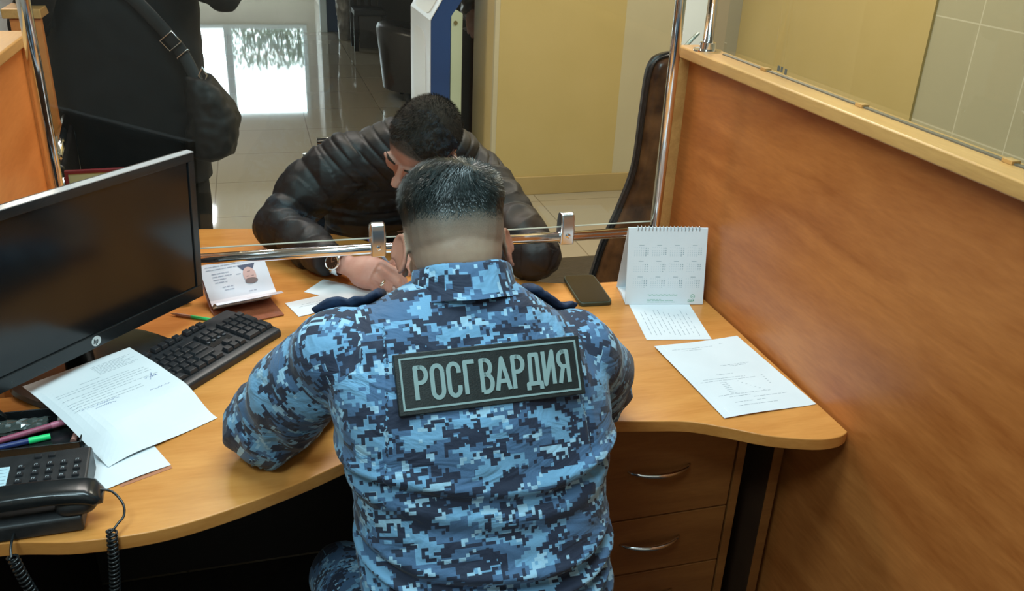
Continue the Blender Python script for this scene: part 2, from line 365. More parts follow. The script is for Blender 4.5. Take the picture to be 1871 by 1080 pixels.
# block of rooms whose near face stands at y = 4.78: yellow, pale, white and greige stretches
yb = 4.78
wb = MB()
wb.bx((1.29, yb, 0), (2.02, 5.33, ZC), 0); wb.bx((2.02, yb+.001, 0), (2.36, 5.33, ZC), 1); wb.bx((2.36, yb+.001, 0), (2.52, 5.33, ZC), 2); wb.bx((2.52, yb+.001, 0), (X1+.1, 5.33, ZC), 3)
struct(wb.build('wall_column', [M['yellow'], M['pale'], M['white'], M['greybeige']]))
struct(MB().bx((1.275, yb-.012, 0), (X1-.015, yb+.001, .11)).build('baseboard_column', M['brown_trim'], bevel=.003))
struct(MB().bx((1.276, yb+.03, .0), (1.291, 5.31, ZC)).build('trim_column_side', M['cream']))
struct(MB().bx((1.265, yb-.004, .11), (1.292, yb+.03, ZC)).build('trim_column_corner', M['pale'], bevel=.004))
struct(MB().bx((-2.6, Y0, 0), (1.03, 1.925, .006)).build('floor_booth', noisy('shaded_booth_carpet', (.018, .014, .012), (.03, .024, .02), 60, .9)))  # booth floor darkened in colour for the shade under the desk
# right side of far hall
struct(MB().bx((2.9, 5.33, 0), (3.0, 11.0, ZC)).build('wall_hall_right', M['dark_wall']))
struct(MB().bx((.93, 10.95, 0), (3.0, 11.1, ZC)).build('wall_hall_dark', M['dark_wall']))
struct(MB().bx((.93, 11.1, 0), (1.03, Y1, ZC)).build('wall_hall_return', M['grey_wall']))
struct(MB().bx((.775, 10.86, 0), (.85, 10.97, 2.15)).build('trim_door_jamb', M['white'], bevel=.004))
struct(MB().bx((.85, 10.9, 0), (1.01, 10.96, 2.1)).build('door_1', noisy('blue_door', (.02, .055, .12), (.03, .07, .15), 6, .4), bevel=.004))
# far wall with a window
WZ0, WZ1, WX0, WX1 = .40, 1.80, -1.7, .80
wf = MB()
wf.bx((X0, Y1, 0), (WX0, Y1+.12, ZC)); wf.bx((WX1, Y1, 0), (1.1, Y1+.12, ZC)); wf.bx((WX0, Y1, 0), (WX1, Y1+.12, WZ0)); wf.bx((WX0, Y1, WZ1), (WX1, Y1+.12, ZC))
struct(wf.build('wall_far', M['grey_wall']))
fr = MB()
for x in (WX0+.03, -1.05, -.38, -.33, WX1-.03): fr.bx((x-.03, Y1-.03, WZ0), (x+.03, Y1+.05, WZ1))
for z in (WZ0+.03, WZ1-.03): fr.bx((WX0, Y1-.029, z-.03), (WX1, Y1+.049, z+.03))
wo = struct(fr.build('window_1', M['white'], bevel=.004))
MB().bx((WX0, Y1+.01, WZ0), (WX1, Y1+.016, WZ1)).build('window_pane', M['glass'], wo)
# planting and low building outside the window
def shrub(x, y, z0, w_, h_, n, label):
    mb = MB()
    for _ in range(n):
        a = random.uniform(0, 2*math.pi); rr_ = random.random()**.5*w_; zz = z0+h_*(.15+.85*random.random())
        c = Vector((x+rr_*math.cos(a), y+rr_*math.sin(a)*.5, zz)); q = Vector((random.gauss(0, 1), random.gauss(0, 1), random.gauss(0, 1))).normalized()
        t = q.cross(Vector((0, 0, 1))).normalized(); s_ = random.uniform(.03, .06)
        mb.add([c-q*s_, c+t*s_*.5, c+q*s_, c-t*s_*.5], [(0, 1, 2, 3)])
    for _ in range(9):
        a = random.uniform(0, 2*math.pi); mb.tube([(x, y, 0), (x+.05*math.cos(a), y, z0), (x+w_*.7*math.cos(a), y+.2*math.sin(a), z0+h_*.8)], [.02, .014, .005], 6)
    o = mb.build('shrub', noisy('shrub_leaves', (.06, .11, .07), (.14, .20, .14), 20, .6)); return tag(o, label, 'shrub')
shrub(.30, 15.4, .40, .75, .85, 2600, 'leafy green shrub outside the bright far window, mirrored in the floor')
struct(MB().bx((-6, 14.4, -.1), (6, 22, -.02)).build('floor_outside', noisy('snowy_ground', (.7, .72, .75), (.8, .82, .85), 2, .8)))

# ------------------------------------------------------------------ desk
def bez(p0, p1, p2, p3, n=14):
    out = []
    for i in range(n):
        t = i/n; a = (1-t)**3; b = 3*t*(1-t)**2; c = 3*t*t*(1-t); d = t**3
        out.append((a*p0[0]+b*p1[0]+c*p2[0]+d*p3[0], a*p0[1]+b*p1[1]+c*p2[1]+d*p3[1]))
    return out
def crom(pts, n=10):
    out = []
    for i in range(len(pts)-1):
        p0 = pts[max(i-1, 0)]; p1 = pts[i]; p2 = pts[i+1]; p3 = pts[min(i+2, len(pts)-1)]
        for k in range(n):
            t = k/n; out.append(tuple(.5*((2*p1[j])+(-p0[j]+p2[j])*t+(2*p0[j]-5*p1[j]+4*p2[j]-p3[j])*t*t+(-p0[j]+3*p1[j]-3*p2[j]+p3[j])*t**3) for j in range(len(p1))))
    out.append(tuple(pts[-1])); return out
desk = thing('office_desk', (.25, 1.6, 0), 'beech laminate office desk with a wavy front edge, running under the glass screen', 'desk')
front = crom([(-1.0, 1.16), (-.60, 1.165), (-.43, 1.185), (-.31, 1.165), (-.20, 1.165), (-.10, 1.19), (.02, 1.24), (.14, 1.30), (.28, 1.345), (.42, 1.345), (.55, 1.315), (.66, 1.292), (.74, 1.274), (.80, 1.242), (.87, 1.198), (.95, 1.168), (1.0, 1.166), (1.028, 1.178)], 8)
back = [(1.028, 1.915), (.90, 1.915)]+crom([(.80, 1.918), (.68, 1.94), (.58, 2.00), (.47, 2.10), (.33, 2.24), (.16, 2.38), (-.02, 2.445), (-.25, 2.475), (-.45, 2.475)], 8)+[(-.475, 2.475), (-.475, 1.62), (-1.0, 1.62)]
poly = front+back
MB().prism(poly, .725, .75).build('desktop', M['desk'], desk, bevel=.0025)
MB().bx((-.99, 1.25, 0), (-.965, 1.60, .725)).build('leg_panel', mat('shade_black_leg', (.016, .012, .010), .6), desk, bevel=.001)  # black tone stands for the shade below the desk's left end
MB().bx((-.50, 1.24, 0), (-.475, 1.925, .725)).build('leg_panel', mat('shade_black_side', (.016, .012, .010), .6), desk, bevel=.001)  # added board, coloured black to read as shade beneath the desk
lp_ = MB().bx((.990, 1.335, 0), (1.012, 1.88, .725)).build('leg_panel', noisy('shaded_leg_laminate', (.045, .020, .010), (.065, .03, .014), 10, .5), desk, bevel=.001)  # face coloured dark for the shade beside the drawer cabinet
MB().bx((.9895, 1.333, 0), (1.0125, 1.3345, .725)).build('edge_band', M['drawer'], lp_)
MB().bx((-.96, 1.93, .007), (.95, 1.95, .725)).build('modesty_panel', mat('shade_black_laminate', (.016, .012, .010), .6), desk, bevel=.001)  # under-desk shade put into the panel as a black colour
MB().bx((-.42, 1.955, 0), (-.395, 2.42, .725)).build('leg_panel', M['shaded_wood'], desk, bevel=.001)

# drawer cabinet
cab = thing('drawer_cabinet', (.75, 1.6, 0), 'beech drawer cabinet with bow handles under the right side of the desk', 'cabinet')
cy0 = 1.385
cb = MB(); cb.bx((.925, cy0-.018, .02), (.945, 1.86, .722)); cb.bx((.485, cy0-.018, .02), (.505, 1.86, .722)); cb.bx((.506, 1.845, .02), (.924, 1.86, .722)); cb.bx((.506, cy0+.02, .02), (.924, 1.844, .04)); cb.bx((.506, cy0+.02, .702), (.924, 1.844, .722))
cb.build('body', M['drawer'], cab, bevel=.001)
for z0, z1 in ((.452, .69), (.300, .448), (.148, .296), (.045, .144)):
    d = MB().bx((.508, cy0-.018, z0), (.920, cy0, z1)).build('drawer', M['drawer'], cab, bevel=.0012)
    zc = z0+(z1-z0)*.52 if z0 > .4 else (z0+z1)/2+.012
    xs = [.675+.14*i/16 for i in range(17)]
    pts = [(x, cy0-.018-.026*math.sin(math.pi*i/16)**.7, zc) for i, x in enumerate(xs)]
    MB().tube(pts, [.0025+.0035*math.sin(math.pi*i/16) for i in range(17)], 12).build('handle', M['chrome'], d, smooth=True)

# ------------------------------------------------------------------ right partition
XP = 1.033
part = thing('wood_partition', (XP, 1.4, 0), 'beech laminate partition on the right of the desk, under a light wooden cap rail', 'partition')
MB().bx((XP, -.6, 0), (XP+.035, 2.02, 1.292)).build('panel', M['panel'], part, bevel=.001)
MB().bx((.988, 2.02, 0), (XP+.05, 2.045, 1.292)).build('stile', M['cap'], part, bevel=.002)
MB().bx((1.008, -.6, 1.293), (1.088, 2.052, 1.320)).build('cap_rail', M['cap'], part, bevel=.004, seg=3)
sg = thing('glass_screen', (1.08, 1.4, 1.32), 'clear glass pane standing in a slot on the right partition cap rail', 'glass screen')
MB().bx((1.061, -.55, 1.322), (1.067, 1.91, 2.15)).build('pane', M['glass'], sg)
MB().bx((1.0595, -.55, 1.320), (1.0685, 1.91, 1.3225)).build('gasket', mat('slot_grey', (.16, .13, .09), .5), sg)
for y in (1.02, 1.38, 1.72): MB().bx((1.056, y-.010, 1.3205), (1.072, y+.010, 1.326)).build('glazing_clip', M['cap'], sg)
gm = MB()
for y_, z_, w_, h_ in ((1.666, 1.335, .009, .011), (1.654, 1.335, .007, .011), (1.638, 1.333, .008, .012)): gm.bx((1.0602, y_-w_/2, z_-h_/2), (1.0609, y_+w_/2, z_+h_/2))
gm.build('glass_marking', mat('marking_grey', (.10, .11, .10), .6), sg)
po = thing('chrome_post', (1.046, 1.962, 1.32), 'chrome post with a round flange on the far end of the right partition', 'post')
MB().cyl((1.046, 1.962, 1.322), (1.046, 1.962, 2.25), .0125, 24).build('pole', M['chrome'], po, smooth=True)
MB().tube([(1.046, 1.962, z) for z in (1.320, 1.324, 1.326, 1.34, 1.342)], [.034, .034, .019, .019, .0125], 28).build('flange', M['chrome'], po, auto=35)

# ------------------------------------------------------------------ glass screen with rail over the desk
YG = 1.885
gs = thing('glass_screen', (.26, YG, .75), 'clear glass screen clamped above a chrome rail between the uniformed person and the visitor', 'glass screen')
MB().cyl((-.402, YG, .896), (.925, YG, .896), .0125, 28).build('rail', M['chrome'], gs, smooth=True)
MB().cyl((.925, YG, .752), (.925, YG, 2.3), .0125, 28).build('post', M['chrome'], gs, smooth=True)
MB().cyl((-.402, YG, .752), (-.402, YG, 2.3), .0125, 28).build('post', M['chrome'], gs, smooth=True)
for x in (.925, -.402):
    MB().tube([(x, YG, z) for z in (.7505, .756, .758, .77)], [.03, .03, .017, .017], 24).build('flange', M['chrome'], gs, auto=35)
MB().bx((-.402, YG-.003, .922), (.925, YG+.003, 2.2)).build('pane', M['glass'], gs)
eb = MB().bx((-.389, YG-.0031, .9212), (.912, YG+.0031, .9225))
eb.build('pane_edge', M['glass_edge'], gs)
for x in (.238, .690):
    cl = MB()
    prof = [(-.017, -.018), (.017, -.018), (.019, .010), (.017, .040), (.011, .054), (0, .058), (-.011, .054), (-.017, .040), (-.019, .010)]
    rings = []
    for xx, k in ((-.0175, .85), (-.014, 1.1), (.014, 1.1), (.0175, .85)): rings.append([Vector((x+xx, YG-.002+a*k, .896+.005+b*(k*.3+.7))) for a, b in prof])
    cl.loft(rings); c_ = cl.build('clamp', M['chrome_soft'], gs, bevel=.002)
    MB().tube([(x, YG-.019, .906), (x, YG-.024, .906), (x, YG-.0255, .906)], [.006, .006, .003], 14).build('screw', M['chrome'], c_, auto=40)

# ------------------------------------------------------------------ left partition
pl = thing('wood_partition', (-.54, 2.2, 0), 'orange laminate partition on the left behind the monitor, cut by the chrome post', 'partition')
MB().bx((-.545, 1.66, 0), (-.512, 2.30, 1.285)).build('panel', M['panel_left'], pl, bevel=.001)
MB().bx((-.60, 1.64, 1.287), (-.492, 2.32, 1.312)).build('cap_rail', M['cap'], pl, bevel=.004, seg=3)
MB().bx((-.58, 2.301, 0), (-.492, 2.325, 1.285)).build('stile', M['panel_left'], pl, bevel=.001)
pf = thing('wood_partition', (-.54, 2.6, 0), 'narrow orange laminate partition end beyond the glass, next to the standing person in black', 'partition')
MB().bx((-.605, 2.72, 0), (-.575, 2.80, 1.285)).build('panel', M['panel_left'], pf, bevel=.001)
MB().bx((-.615, 2.69, 0), (-.54, 2.715, 1.285)).build('stile', M['panel_left'], pf, bevel=.001)
MB().bx((-.63, 2.68, 1.287), (-.535, 2.81, 1.312)).build('cap_rail', M['cap'], pf, bevel=.003)
# ------------------------------------------------------------------ monitor
mo_c = Vector((-.150, 1.857, 0)); d_ = Vector((-.290, -.315, 0)).normalized(); MW, MH, MZ = .545, .324, .824
ang = math.atan2(-d_.y, -d_.x)   # local +x runs from the left end to the right end of the screen
mon = thing('computer_monitor', tuple(mo_c+d_*MW/2+Vector((0, 0, .75))), 'black computer monitor with a round silver badge and a dark screen at the left', 'monitor', world=False, rotz=ang)
z0 = MZ-.75; tl = Matrix.Rotation(R(3.2), 3, 'X')
def mp_(x, y, z): q = tl @ Vector((x, y, z-.0)); return q+Vector((0, 0, z0))
mb = MB(); mb.loft([[mp_(x*k, yy, z) for x, z in ((-MW/2, 0), (MW/2, 0), (MW/2, MH), (-MW/2, MH))] for yy, k in ((0, 1), (.022, 1))])
mb.loft([[mp_(x*k, yy, .06+(z-.06)*k) for x, z in ((-MW/2+.03, .03), (MW/2-.03, .03), (MW/2-.03, MH-.03), (-MW/2+.03, MH-.03))] for yy, k in ((.0225, 1), (.045, .7))])
mb.build('case', M['black'], mon, bevel=.003)
# front bezel: a frame of four bars, then the recessed panel
bz = MB()
for a, b in (((-MW/2, 0), (MW/2, .028)), ((-MW/2, MH-.017), (MW/2, MH)), ((-MW/2, .028), (-MW/2+.016, MH-.017)), ((MW/2-.016, .028), (MW/2, MH-.017))):
    q = [(a[0], a[1]), (b[0], a[1]), (b[0], b[1]), (a[0], b[1])]
    bz.loft([[mp_(x, yy, z) for x, z in q] for yy in (-.006, .0005)])
bz.build('bezel', M['black_gloss'], mon, bevel=.001)
MB().loft([[mp_(x, yy, z) for x, z in ((-MW/2+.015, .027), (MW/2-.015, .027), (MW/2-.015, MH-.016), (-MW/2+.015, MH-.016))] for yy in (-.0025, -.0005)]).build('display', M['screen_off'], mon)
MB().loft([[mp_(x, yy, z) for x, z in ((-MW/2, MH), (MW/2, MH), (MW/2, MH+.0015), (-MW/2, MH+.0015))] for yy in (-.0055, .012)]).build('top_trim', mat('satin_grey_trim', (.55, .55, .56), .3, .3), mon)
fnm = lambda u, v, h: mp_(u, -.0062-h, v)
k = 28; lg = MB(); lx, lz = -.005, .0145
lg.loft([[fnm(lx+.0105*r_*math.cos(2*math.pi*i/k), lz+.0105*r_*math.sin(2*math.pi*i/k), h) for i in range(k)] for r_, h in ((1, 0), (1, .0008))])
lo = lg.build('badge', mat('badge_silver', (.72, .76, .76), .35, .3), mon)
lt = MB(); sl = lambda u, v, h: fnm(lx+(u-lx)+.22*(v-lz), v, h)
text(lt, 'hp', lx-.0062, lz-.0042, .0105, sl, .0014, .0008, .0012, pitch=.52); lt.build('badge_lettering', M['black_gloss'], lo)
st = MB(); st.tube([(.0, .06, z) for z in (.012, .10, .20)], [.032, .028, .026], 18, flat=.5, ref=(0, 1, 0)); st.build('stand_column', M['black_gloss'], mon, smooth=True)
bs = MB(); n = 40
def sup(a, b, e, t): return (a*math.copysign(abs(math.cos(t))**e, math.cos(t)), b*math.copysign(abs(math.sin(t))**e, math.sin(t)))
bs.loft([[Vector((.02+x, .035+y, z)) for x, y in (sup(a*.155, a*.115, .65, 2*math.pi*i/n) for i in range(n))] for a, z in ((.98, .001), (1, .004), (.98, .013), (.90, .016))])
bs.build('stand_base', M['black_gloss'], mon, auto=40)

# ------------------------------------------------------------------ keyboard
kr = Vector((.011, 1.772)); kd = Vector((-.178, -.202)).normalized(); KL, KD = .45, .155
kang = math.atan2(-kd.y, -kd.x)
kc = kr+kd*KL/2
kb = thing('keyboard', (kc.x, kc.y, .75), 'black computer keyboard partly covered by a curved printed sheet', 'keyboard', world=False, rotz=kang)
# local: x right, y towards the screen; near edge at y = 0
hb = MB(); rings = []
for x0, zz in ((-KL/2, 0), (KL/2, 0)):
    pass
sec = [(0, .0), (0, .014), (.004, .018), (.016, .020), (.12, .028), (.150, .028), (KD, .022), (KD, .0)]
hb.loft([[Vector((x, y, z)) for y, z in sec] for x in (-KL/2, KL/2)]); hb.build('housing', M['key'], kb, bevel=.003, seg=3)
kproto = {}
def key(x, y, w_=1.0, d=1.0, name='key'):
    z = .0205+(y-.016)*.077
    kk = (round(w_, 2), round(d, 2))
    if kk not in kproto:
        a, b = .0190*w_-.0022, .019*d-.0022
        mb = MB(); mb.loft([[Vector((i*a*s_/2, j*b*s_/2+o_, h)) for i, j in ((-1, -1), (1, -1), (1, 1), (-1, 1))] for s_, h, o_ in ((1.0, 0, 0), (.97, .002, 0), (.80, .0075, .0008))])
        o = mb.build('key', M['key'], kb, bevel=.0009); kproto[kk] = o
    else:
        o = kproto[kk].copy(); C.objects.link(o); o.parent = kb
    o.location = (x, y, z); o.rotation_euler = (R(4.4), 0, 0)
well = MB()
U = .0190
for a, b in (((-.214, .018), (.072, .113)), ((.081, .018), (.139, .037)), ((.081, .037+.02), (.139, .113)), ((.147, .018), (.222, .113))):
    zA = .0202+(a[1]-.016)*.077; zB = .0202+(b[1]-.016)*.077
    well.add([(a[0], a[1], zA), (b[0], a[1], zA), (b[0], b[1], zB), (a[0], b[1], zB), (a[0], a[1], zA+.0006), (b[0], a[1], zA+.0006), (b[0], b[1], zB+.0006), (a[0], b[1], zB+.0006)], [(0, 3, 2, 1), (4, 5, 6, 7), (0, 1, 5, 4), (1, 2, 6, 5), (2, 3, 7, 6), (3, 0, 4, 7)])
well.build('key_well', M['black_gloss'], kb)
def row(y, ws, x):
    for w_ in ws:
        key(x+w_*U/2, y, w_) if w_ > 0 else None
        x += abs(w_)*U
ys = [.028+U*i for i in range(5)]
row(ys[0], [1.25, 1.25, 1.25, 6.25, 1.25, 1.25, 1.25, 1.25], -.213)
row(ys[1], [2.25]+[1]*10+[2.75], -.213)
row(ys[2], [1.75]+[1]*11+[2.25], -.213)
row(ys[3], [1.5]+[1]*12+[1.5], -.213)
row(ys[4], [1]*13+[2], -.213)
row(.137, [1, -1, 1, 1, 1, 1, -.5, 1, 1, 1, 1, -.5, 1, 1, 1, 1], -.213)
row(ys[0], [1, 1, 1], .0815); row(ys[1], [-1, 1], .0815); row(ys[3], [1, 1, 1], .0815); row(ys[4], [1, 1, 1], .0815); row(.137, [1, 1, 1], .0815)
row(ys[0], [2, 1], .1465); row(ys[1], [1, 1, 1], .1465); row(ys[2], [1, 1, 1], .1465); row(ys[3], [1, 1, 1], .1465); row(ys[4], [1, 1, 1, 1], .1465)
key(.1465+3.5*U, ys[0]+U/2, 1, 2); key(.1465+3.5*U, ys[2]+U/2, 1, 2)
for x in (.088, .103, .118, .133):
    MB().tube([(x, .073+.003, .0252), (x, .0765, .0275), (x, .0765, .0282)], [.0042, .0042, .003], 14).build('round_button', mat('grey_button', (.10, .10, .11), .3), kb, smooth=True)

# ------------------------------------------------------------------ papers
def sheet(name, label, O, ud, wd, ln, prof=None, cat='paper', group=None, z=.7506, nu=14, nv=20, seed=1, matl=None, thick=.0003):
    """O = corner, ud = unit vector along the short side, vd perpendicular; prof(u,v)->z lift"""
    ud = Vector((ud[0], ud[1])).normalized(); vd = Vector((-ud.y, ud.x))
    def fn(u, v, h):
        zz = z+(prof(u/wd, v/ln) if prof else 0); return Vector((O[0]+ud.x*u+vd.x*v, O[1]+ud.y*u+vd.y*v, zz+h))
    mb = MB(); vs = []
    for hh in (0, thick):
        for j in range(nv+1):
            for i in range(nu+1): vs.append(fn(wd*i/nu, ln*j/nv, hh))
    K = (nu+1)*(nv+1); fs = []
    for j in range(nv):
        for i in range(nu):
            a = j*(nu+1)+i; q = (a, a+1, a+nu+2, a+nu+1); fs.append(tuple(K+t for t in q)); fs.append(q[::-1])
    bd = [i for i in range(nu)]+[j*(nu+1)+nu for j in range(nv)]+[nv*(nu+1)+i for i in range(nu, 0, -1)]+[j*(nu+1) for j in range(nv, 0, -1)]
    for a, b in zip(bd, bd[1:]+bd[:1]): fs.append((a, b, K+b, K+a))
    mb.add(vs, fs); o = mb.build(name, matl or M['paper'], smooth=False); tag(o, label, cat, group)
    return o, (lambda u, v, h: fn(u, v, thick+.00008+h))
def lines(fn, rows, name, parent, m_='ink', hgt=.0009):
    mb = MB(); rnd = random.Random(len(rows)*7+3)
    for u0, v, u1 in rows: scribble(mb, u0, v, u1, fn, hgt, .00005, rnd=rnd)
    return mb.build(name, M[m_], parent)

# large curved sheet over the keyboard: A (-.457,1.584) B (-.286,1.705) C (-.116,1.465) D (-.287,1.344)
def prof_main(u, v):
    t = 1-v     # v = 1 at the A-B end
    e = max(0, 1-t*1.18)
    x = -.287+.2095*(.8164*u)+.294*(-.5776*v)*-1*0; ud_ = Vector((.171, .121)).normalized(); vd_ = Vector((-ud_.y, ud_.x))
    P = Vector((-.287, 1.344))+ud_*(.2095*u)+vd_*(.294*v)
    q = P-kc; ds = q.dot(Vector((-(-kd).y, (-kd).x))); dl = q.dot(-kd)+KL/2      # into the keyboard, along it
    sm = lambda a: (lambda c: c*c*(3-2*c))(max(0, min(1, a)))
    over = sm((ds+.10)/.095)*sm((dl+.09)/.09)*(.0335+.004*sm(ds/.1))
    return max(over, .038*(e**.8)*(1-.25*u))+.004*math.sin(math.pi*t)*(1-u*.6)
o, fn = sheet('printed_sheet', 'large curved printed sheet with a handwritten signature lying over the keyboard', (-.287, 1.344), (.171, .121), .2095, .294, prof_main, 'paper', z=.7515, nu=18, nv=30)
rows = []
for k_ in range(8): rows.append((.115, .268-k_*.0052, .195-.01*(k_ % 3)))
rows += [(.07, .222, .11)]
for k_, (a, b) in enumerate(((.02, .16), (.02, .185), (.08, .19), (.02, .19), (.05, .15), (.02, .195), (.02, .10), (.02, .15), (.02, .15))): rows.append((a, .208-k_*.0085, b))
lines(fn, rows, 'printed_text', o)
rnd = random.Random(5)
for (u0, v0, u1) in ((.03, .135, .10), (.05, .127, .09), (.165, .160, .19), (.15, .118, .19)):
    pts = []; u = u0; sg_ = MB()
    while u < u1: pts.append((u, v0+rnd.uniform(-.0022, .0022))); u += .0016
    sg_.stroke(pts, .0007, fn, 0, .00006, 0, False); sg_.build('handwriting', M['ink_blue'], o)
sg_ = MB(); sg_.stroke([(.17, .150), (.184, .172), (.178, .158), (.190, .160)], .0008, fn, 0, .00006, 0, False)
sg_.build('signature', M['ink_blue'], o)
# narrow sheet under it
o, fn = sheet('blank_sheet', 'narrow white sheet sticking out between the telephone and the curved printed sheet', (-.289, 1.283), (.100, .049), .112, .20, lambda u, v: .002*math.sin(3*u), 'paper', z=.7510)
o2, _ = sheet('folded_paper', 'reddish paper slip peeking from under the narrow white sheet', (-.262, 1.288), (.104, .049), .085, .07, None, 'paper', z=.7503, matl=noisy('reddish_paper', (.42, .16, .08), (.5, .2, .1), 20, .6))
# A4 form on the right, corners (.789,1.563) (.965,1.69) (.998,1.26) ...
o, fn = sheet('printed_form', 'large printed form with a folded left edge lying at the right front of the desk', (.814, 1.266), (.2097, .0105), .2095, .297, lambda u, v: .0015*math.sin(5*u+2*v)+.001, 'paper', z=.7515)
rows = [(.03+.02*k_, .270-.008*k_, .13-.03*k_) for k_ in range(3)]+[(.15, .275, .16)]
rows += [(.10, .185, .17), (.12, .180, .16), (.07, .150, .11), (.03, .135, .13), (.02, .127, .15)]
rows += [(.06, .118-.007*k_, .075) for k_ in range(7)]+[(.10+.006*k_, .118-.007*k_, .104+.006*k_) for k_ in range(7)]+[(.165, .13-.008*k_, .169) for k_ in range(5)]
rows += [(.03, .072, .15), (.05, .064, .10), (.10, .055, .18), (.05, .043, .09), (.10, .043, .12), (.05, .030, .14)]
lines(fn, rows, 'printed_text', o)
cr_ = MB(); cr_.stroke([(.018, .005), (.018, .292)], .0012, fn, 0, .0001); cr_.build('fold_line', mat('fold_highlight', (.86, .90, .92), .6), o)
# smaller form partly under the calendar
o, fn = sheet('printed_form', 'smaller printed slip with sideways lines sticking out from under the desk calendar', (.797, 1.598), (.148, -.026), .150, .21, lambda u, v: .0, 'paper', z=.7508)
mb = MB(); rnd = random.Random(9)
for k_ in range(11):
    v = .012+rnd.uniform(0, .03); u_ = .018+.011*k_
    while v < .13:
        l = rnd.uniform(.006, .03); mb.stroke([(u_, v), (u_, v+l)], .0009, fn, 0, .00005, 0, False); v += l+rnd.uniform(.002, .012)
mb.build('printed_text', M['ink'], o)
# sheets under the visitor's hand
o, fn = sheet('blank_form', 'white sheet under the writing hand of the person in the puffer jacket', (.165, 1.845), (.20, -.115), .21, .20, lambda u, v: .0008, 'paper', z=.7512)
lines(fn, [(.02, .03+.012*k_, .18) for k_ in range(5)], 'printed_text', o)
o, fn = sheet('paper_card', 'small white card lying just beyond the left shoulder strap of the uniformed person', (.052, 1.858), (.130, .045), .125, .082, lambda u, v: .0005, 'paper', z=.7509)
lines(fn, [(.02, .045, .08), (.03, .055, .10)], 'printed_text', o)
o, fn = sheet('blank_form', 'white sheet sticking out to the left below the wristwatch', (.072, 1.993), (.135, -.105), .16, .085, None, 'paper', z=.7506)

# ------------------------------------------------------------------ passport in a brown cover
pp = thing('passport', (-.07, 1.98, .75), 'open passport with a photo page propped up in a brown leather cover', 'passport')
bl = [Vector((-.135, 1.925)), Vector((.0, 1.965))]  # spine line left/right
sx_ = (bl[1]-bl[0]).normalized(); nx_ = Vector((-sx_.y, sx_.x))
def pq(a, b, z): q = bl[0]+sx_*a+nx_*b; return Vector((q.x, q.y, z))
def slab(mb, pts, t=.0006, mi=0):   # pts: list of (b, z) profile swept along the spine from a0 to a1
    pass
def leaf(a0, a1, prof, t):
    mb = MB(); rr2 = []
    P = [Vector(p) for p in prof]; up = []; dn = []
    for i, p in enumerate(P):
        q = (P[min(i+1, len(P)-1)]-P[max(i-1, 0)]).normalized(); nn = Vector((-q.y, q.x)); up.append(p+nn*t/2); dn.append(p-nn*t/2)
    sec = up+dn[::-1]
    mb.loft([[pq(a, s_.x, s_.y) for s_ in sec] for a in (a0, a1)])
    fn = lambda a, s_, h: None
    return mb
leather = noisy('brown_leather', (.20, .055, .022), (.30, .085, .035), 50, .4, .3, 300)
leaf(-.006, .134, [(-.095, .7525), (-.05, .7525), (-.012, .753), (0, .755), (.012, .762), (.05, .790), (.088, .818)], .0022).build('cover', leather, pp)
leaf(.0, .125, [(-.040, .778), (-.022, .770), (-.008, .760), (0, .757), (.012, .7655), (.05, .7945), (.088, .8225)], .0030).build('pages', M['paper'], pp)
leaf(-.002, .150, [(-.052, .787), (-.036, .785), (-.018, .775), (-.004, .763), (.012, .770), (.05, .7985), (.090, .828)], .0006).build('photo_page', noisy('passport_page', (.66, .68, .76), (.76, .72, .78), 14, .25), pp)
bdir = Vector((.078, .0575)).normalized(); 
def pgf(a, s_, h):
    b = .012+bdir.x*s_; z = .770+bdir.y*s_
    return pq(a, b-bdir.y*(h+.0014), z+bdir.x*(h+.0014))
mb = MB(); rnd = random.Random(3)
for s_, a0, a1 in ((.088, .01, .125), (.080, .01, .12), (.068, .02, .06), (.060, .02, .065), (.052, .02, .05), (.044, .022, .05), (.030, .035, .06), (.022, .038, .06), (.058, .075, .085), (.008, .09, .11)): scribble(mb, a0, s_, a1, pgf, .0015, .0002, rnd=rnd)
mb.build('printed_text', mat('passport_print', (.34, .36, .46), .6), pp)
mb = MB(); k = 20
mb.add([pgf(a, s_, .0002) for a, s_ in ((.082, .080), (.124, .080), (.116, .066), (.092, .066))], [(0, 1, 2, 3)], 0)
for r1, r2, m_, cx_, cs_, h_ in ((.0150, .022, 1, .104, .050, .0004), (.0150, .008, 2, .104, .0345, .0005)):
    mb.add([pgf(cx_+r1*math.cos(2*math.pi*i/k), cs_+r2*math.sin(2*math.pi*i/k), h_) for i in range(k)], [tuple(range(k))], m_)
for a_, s_, w2 in ((.099, .047, .006), (.110, .047, .006), (.104, .060, .007)): mb.stroke([(a_-w2/2, s_), (a_+w2/2, s_)], .0012, pgf, .0004, .0007, 2, False)
mb.build('portrait_photo', [mat('photo_collar', (.05, .06, .12), .5), mat('photo_face', (.60, .36, .33), .5), mat('photo_hair', (.16, .10, .10), .5)], pp)

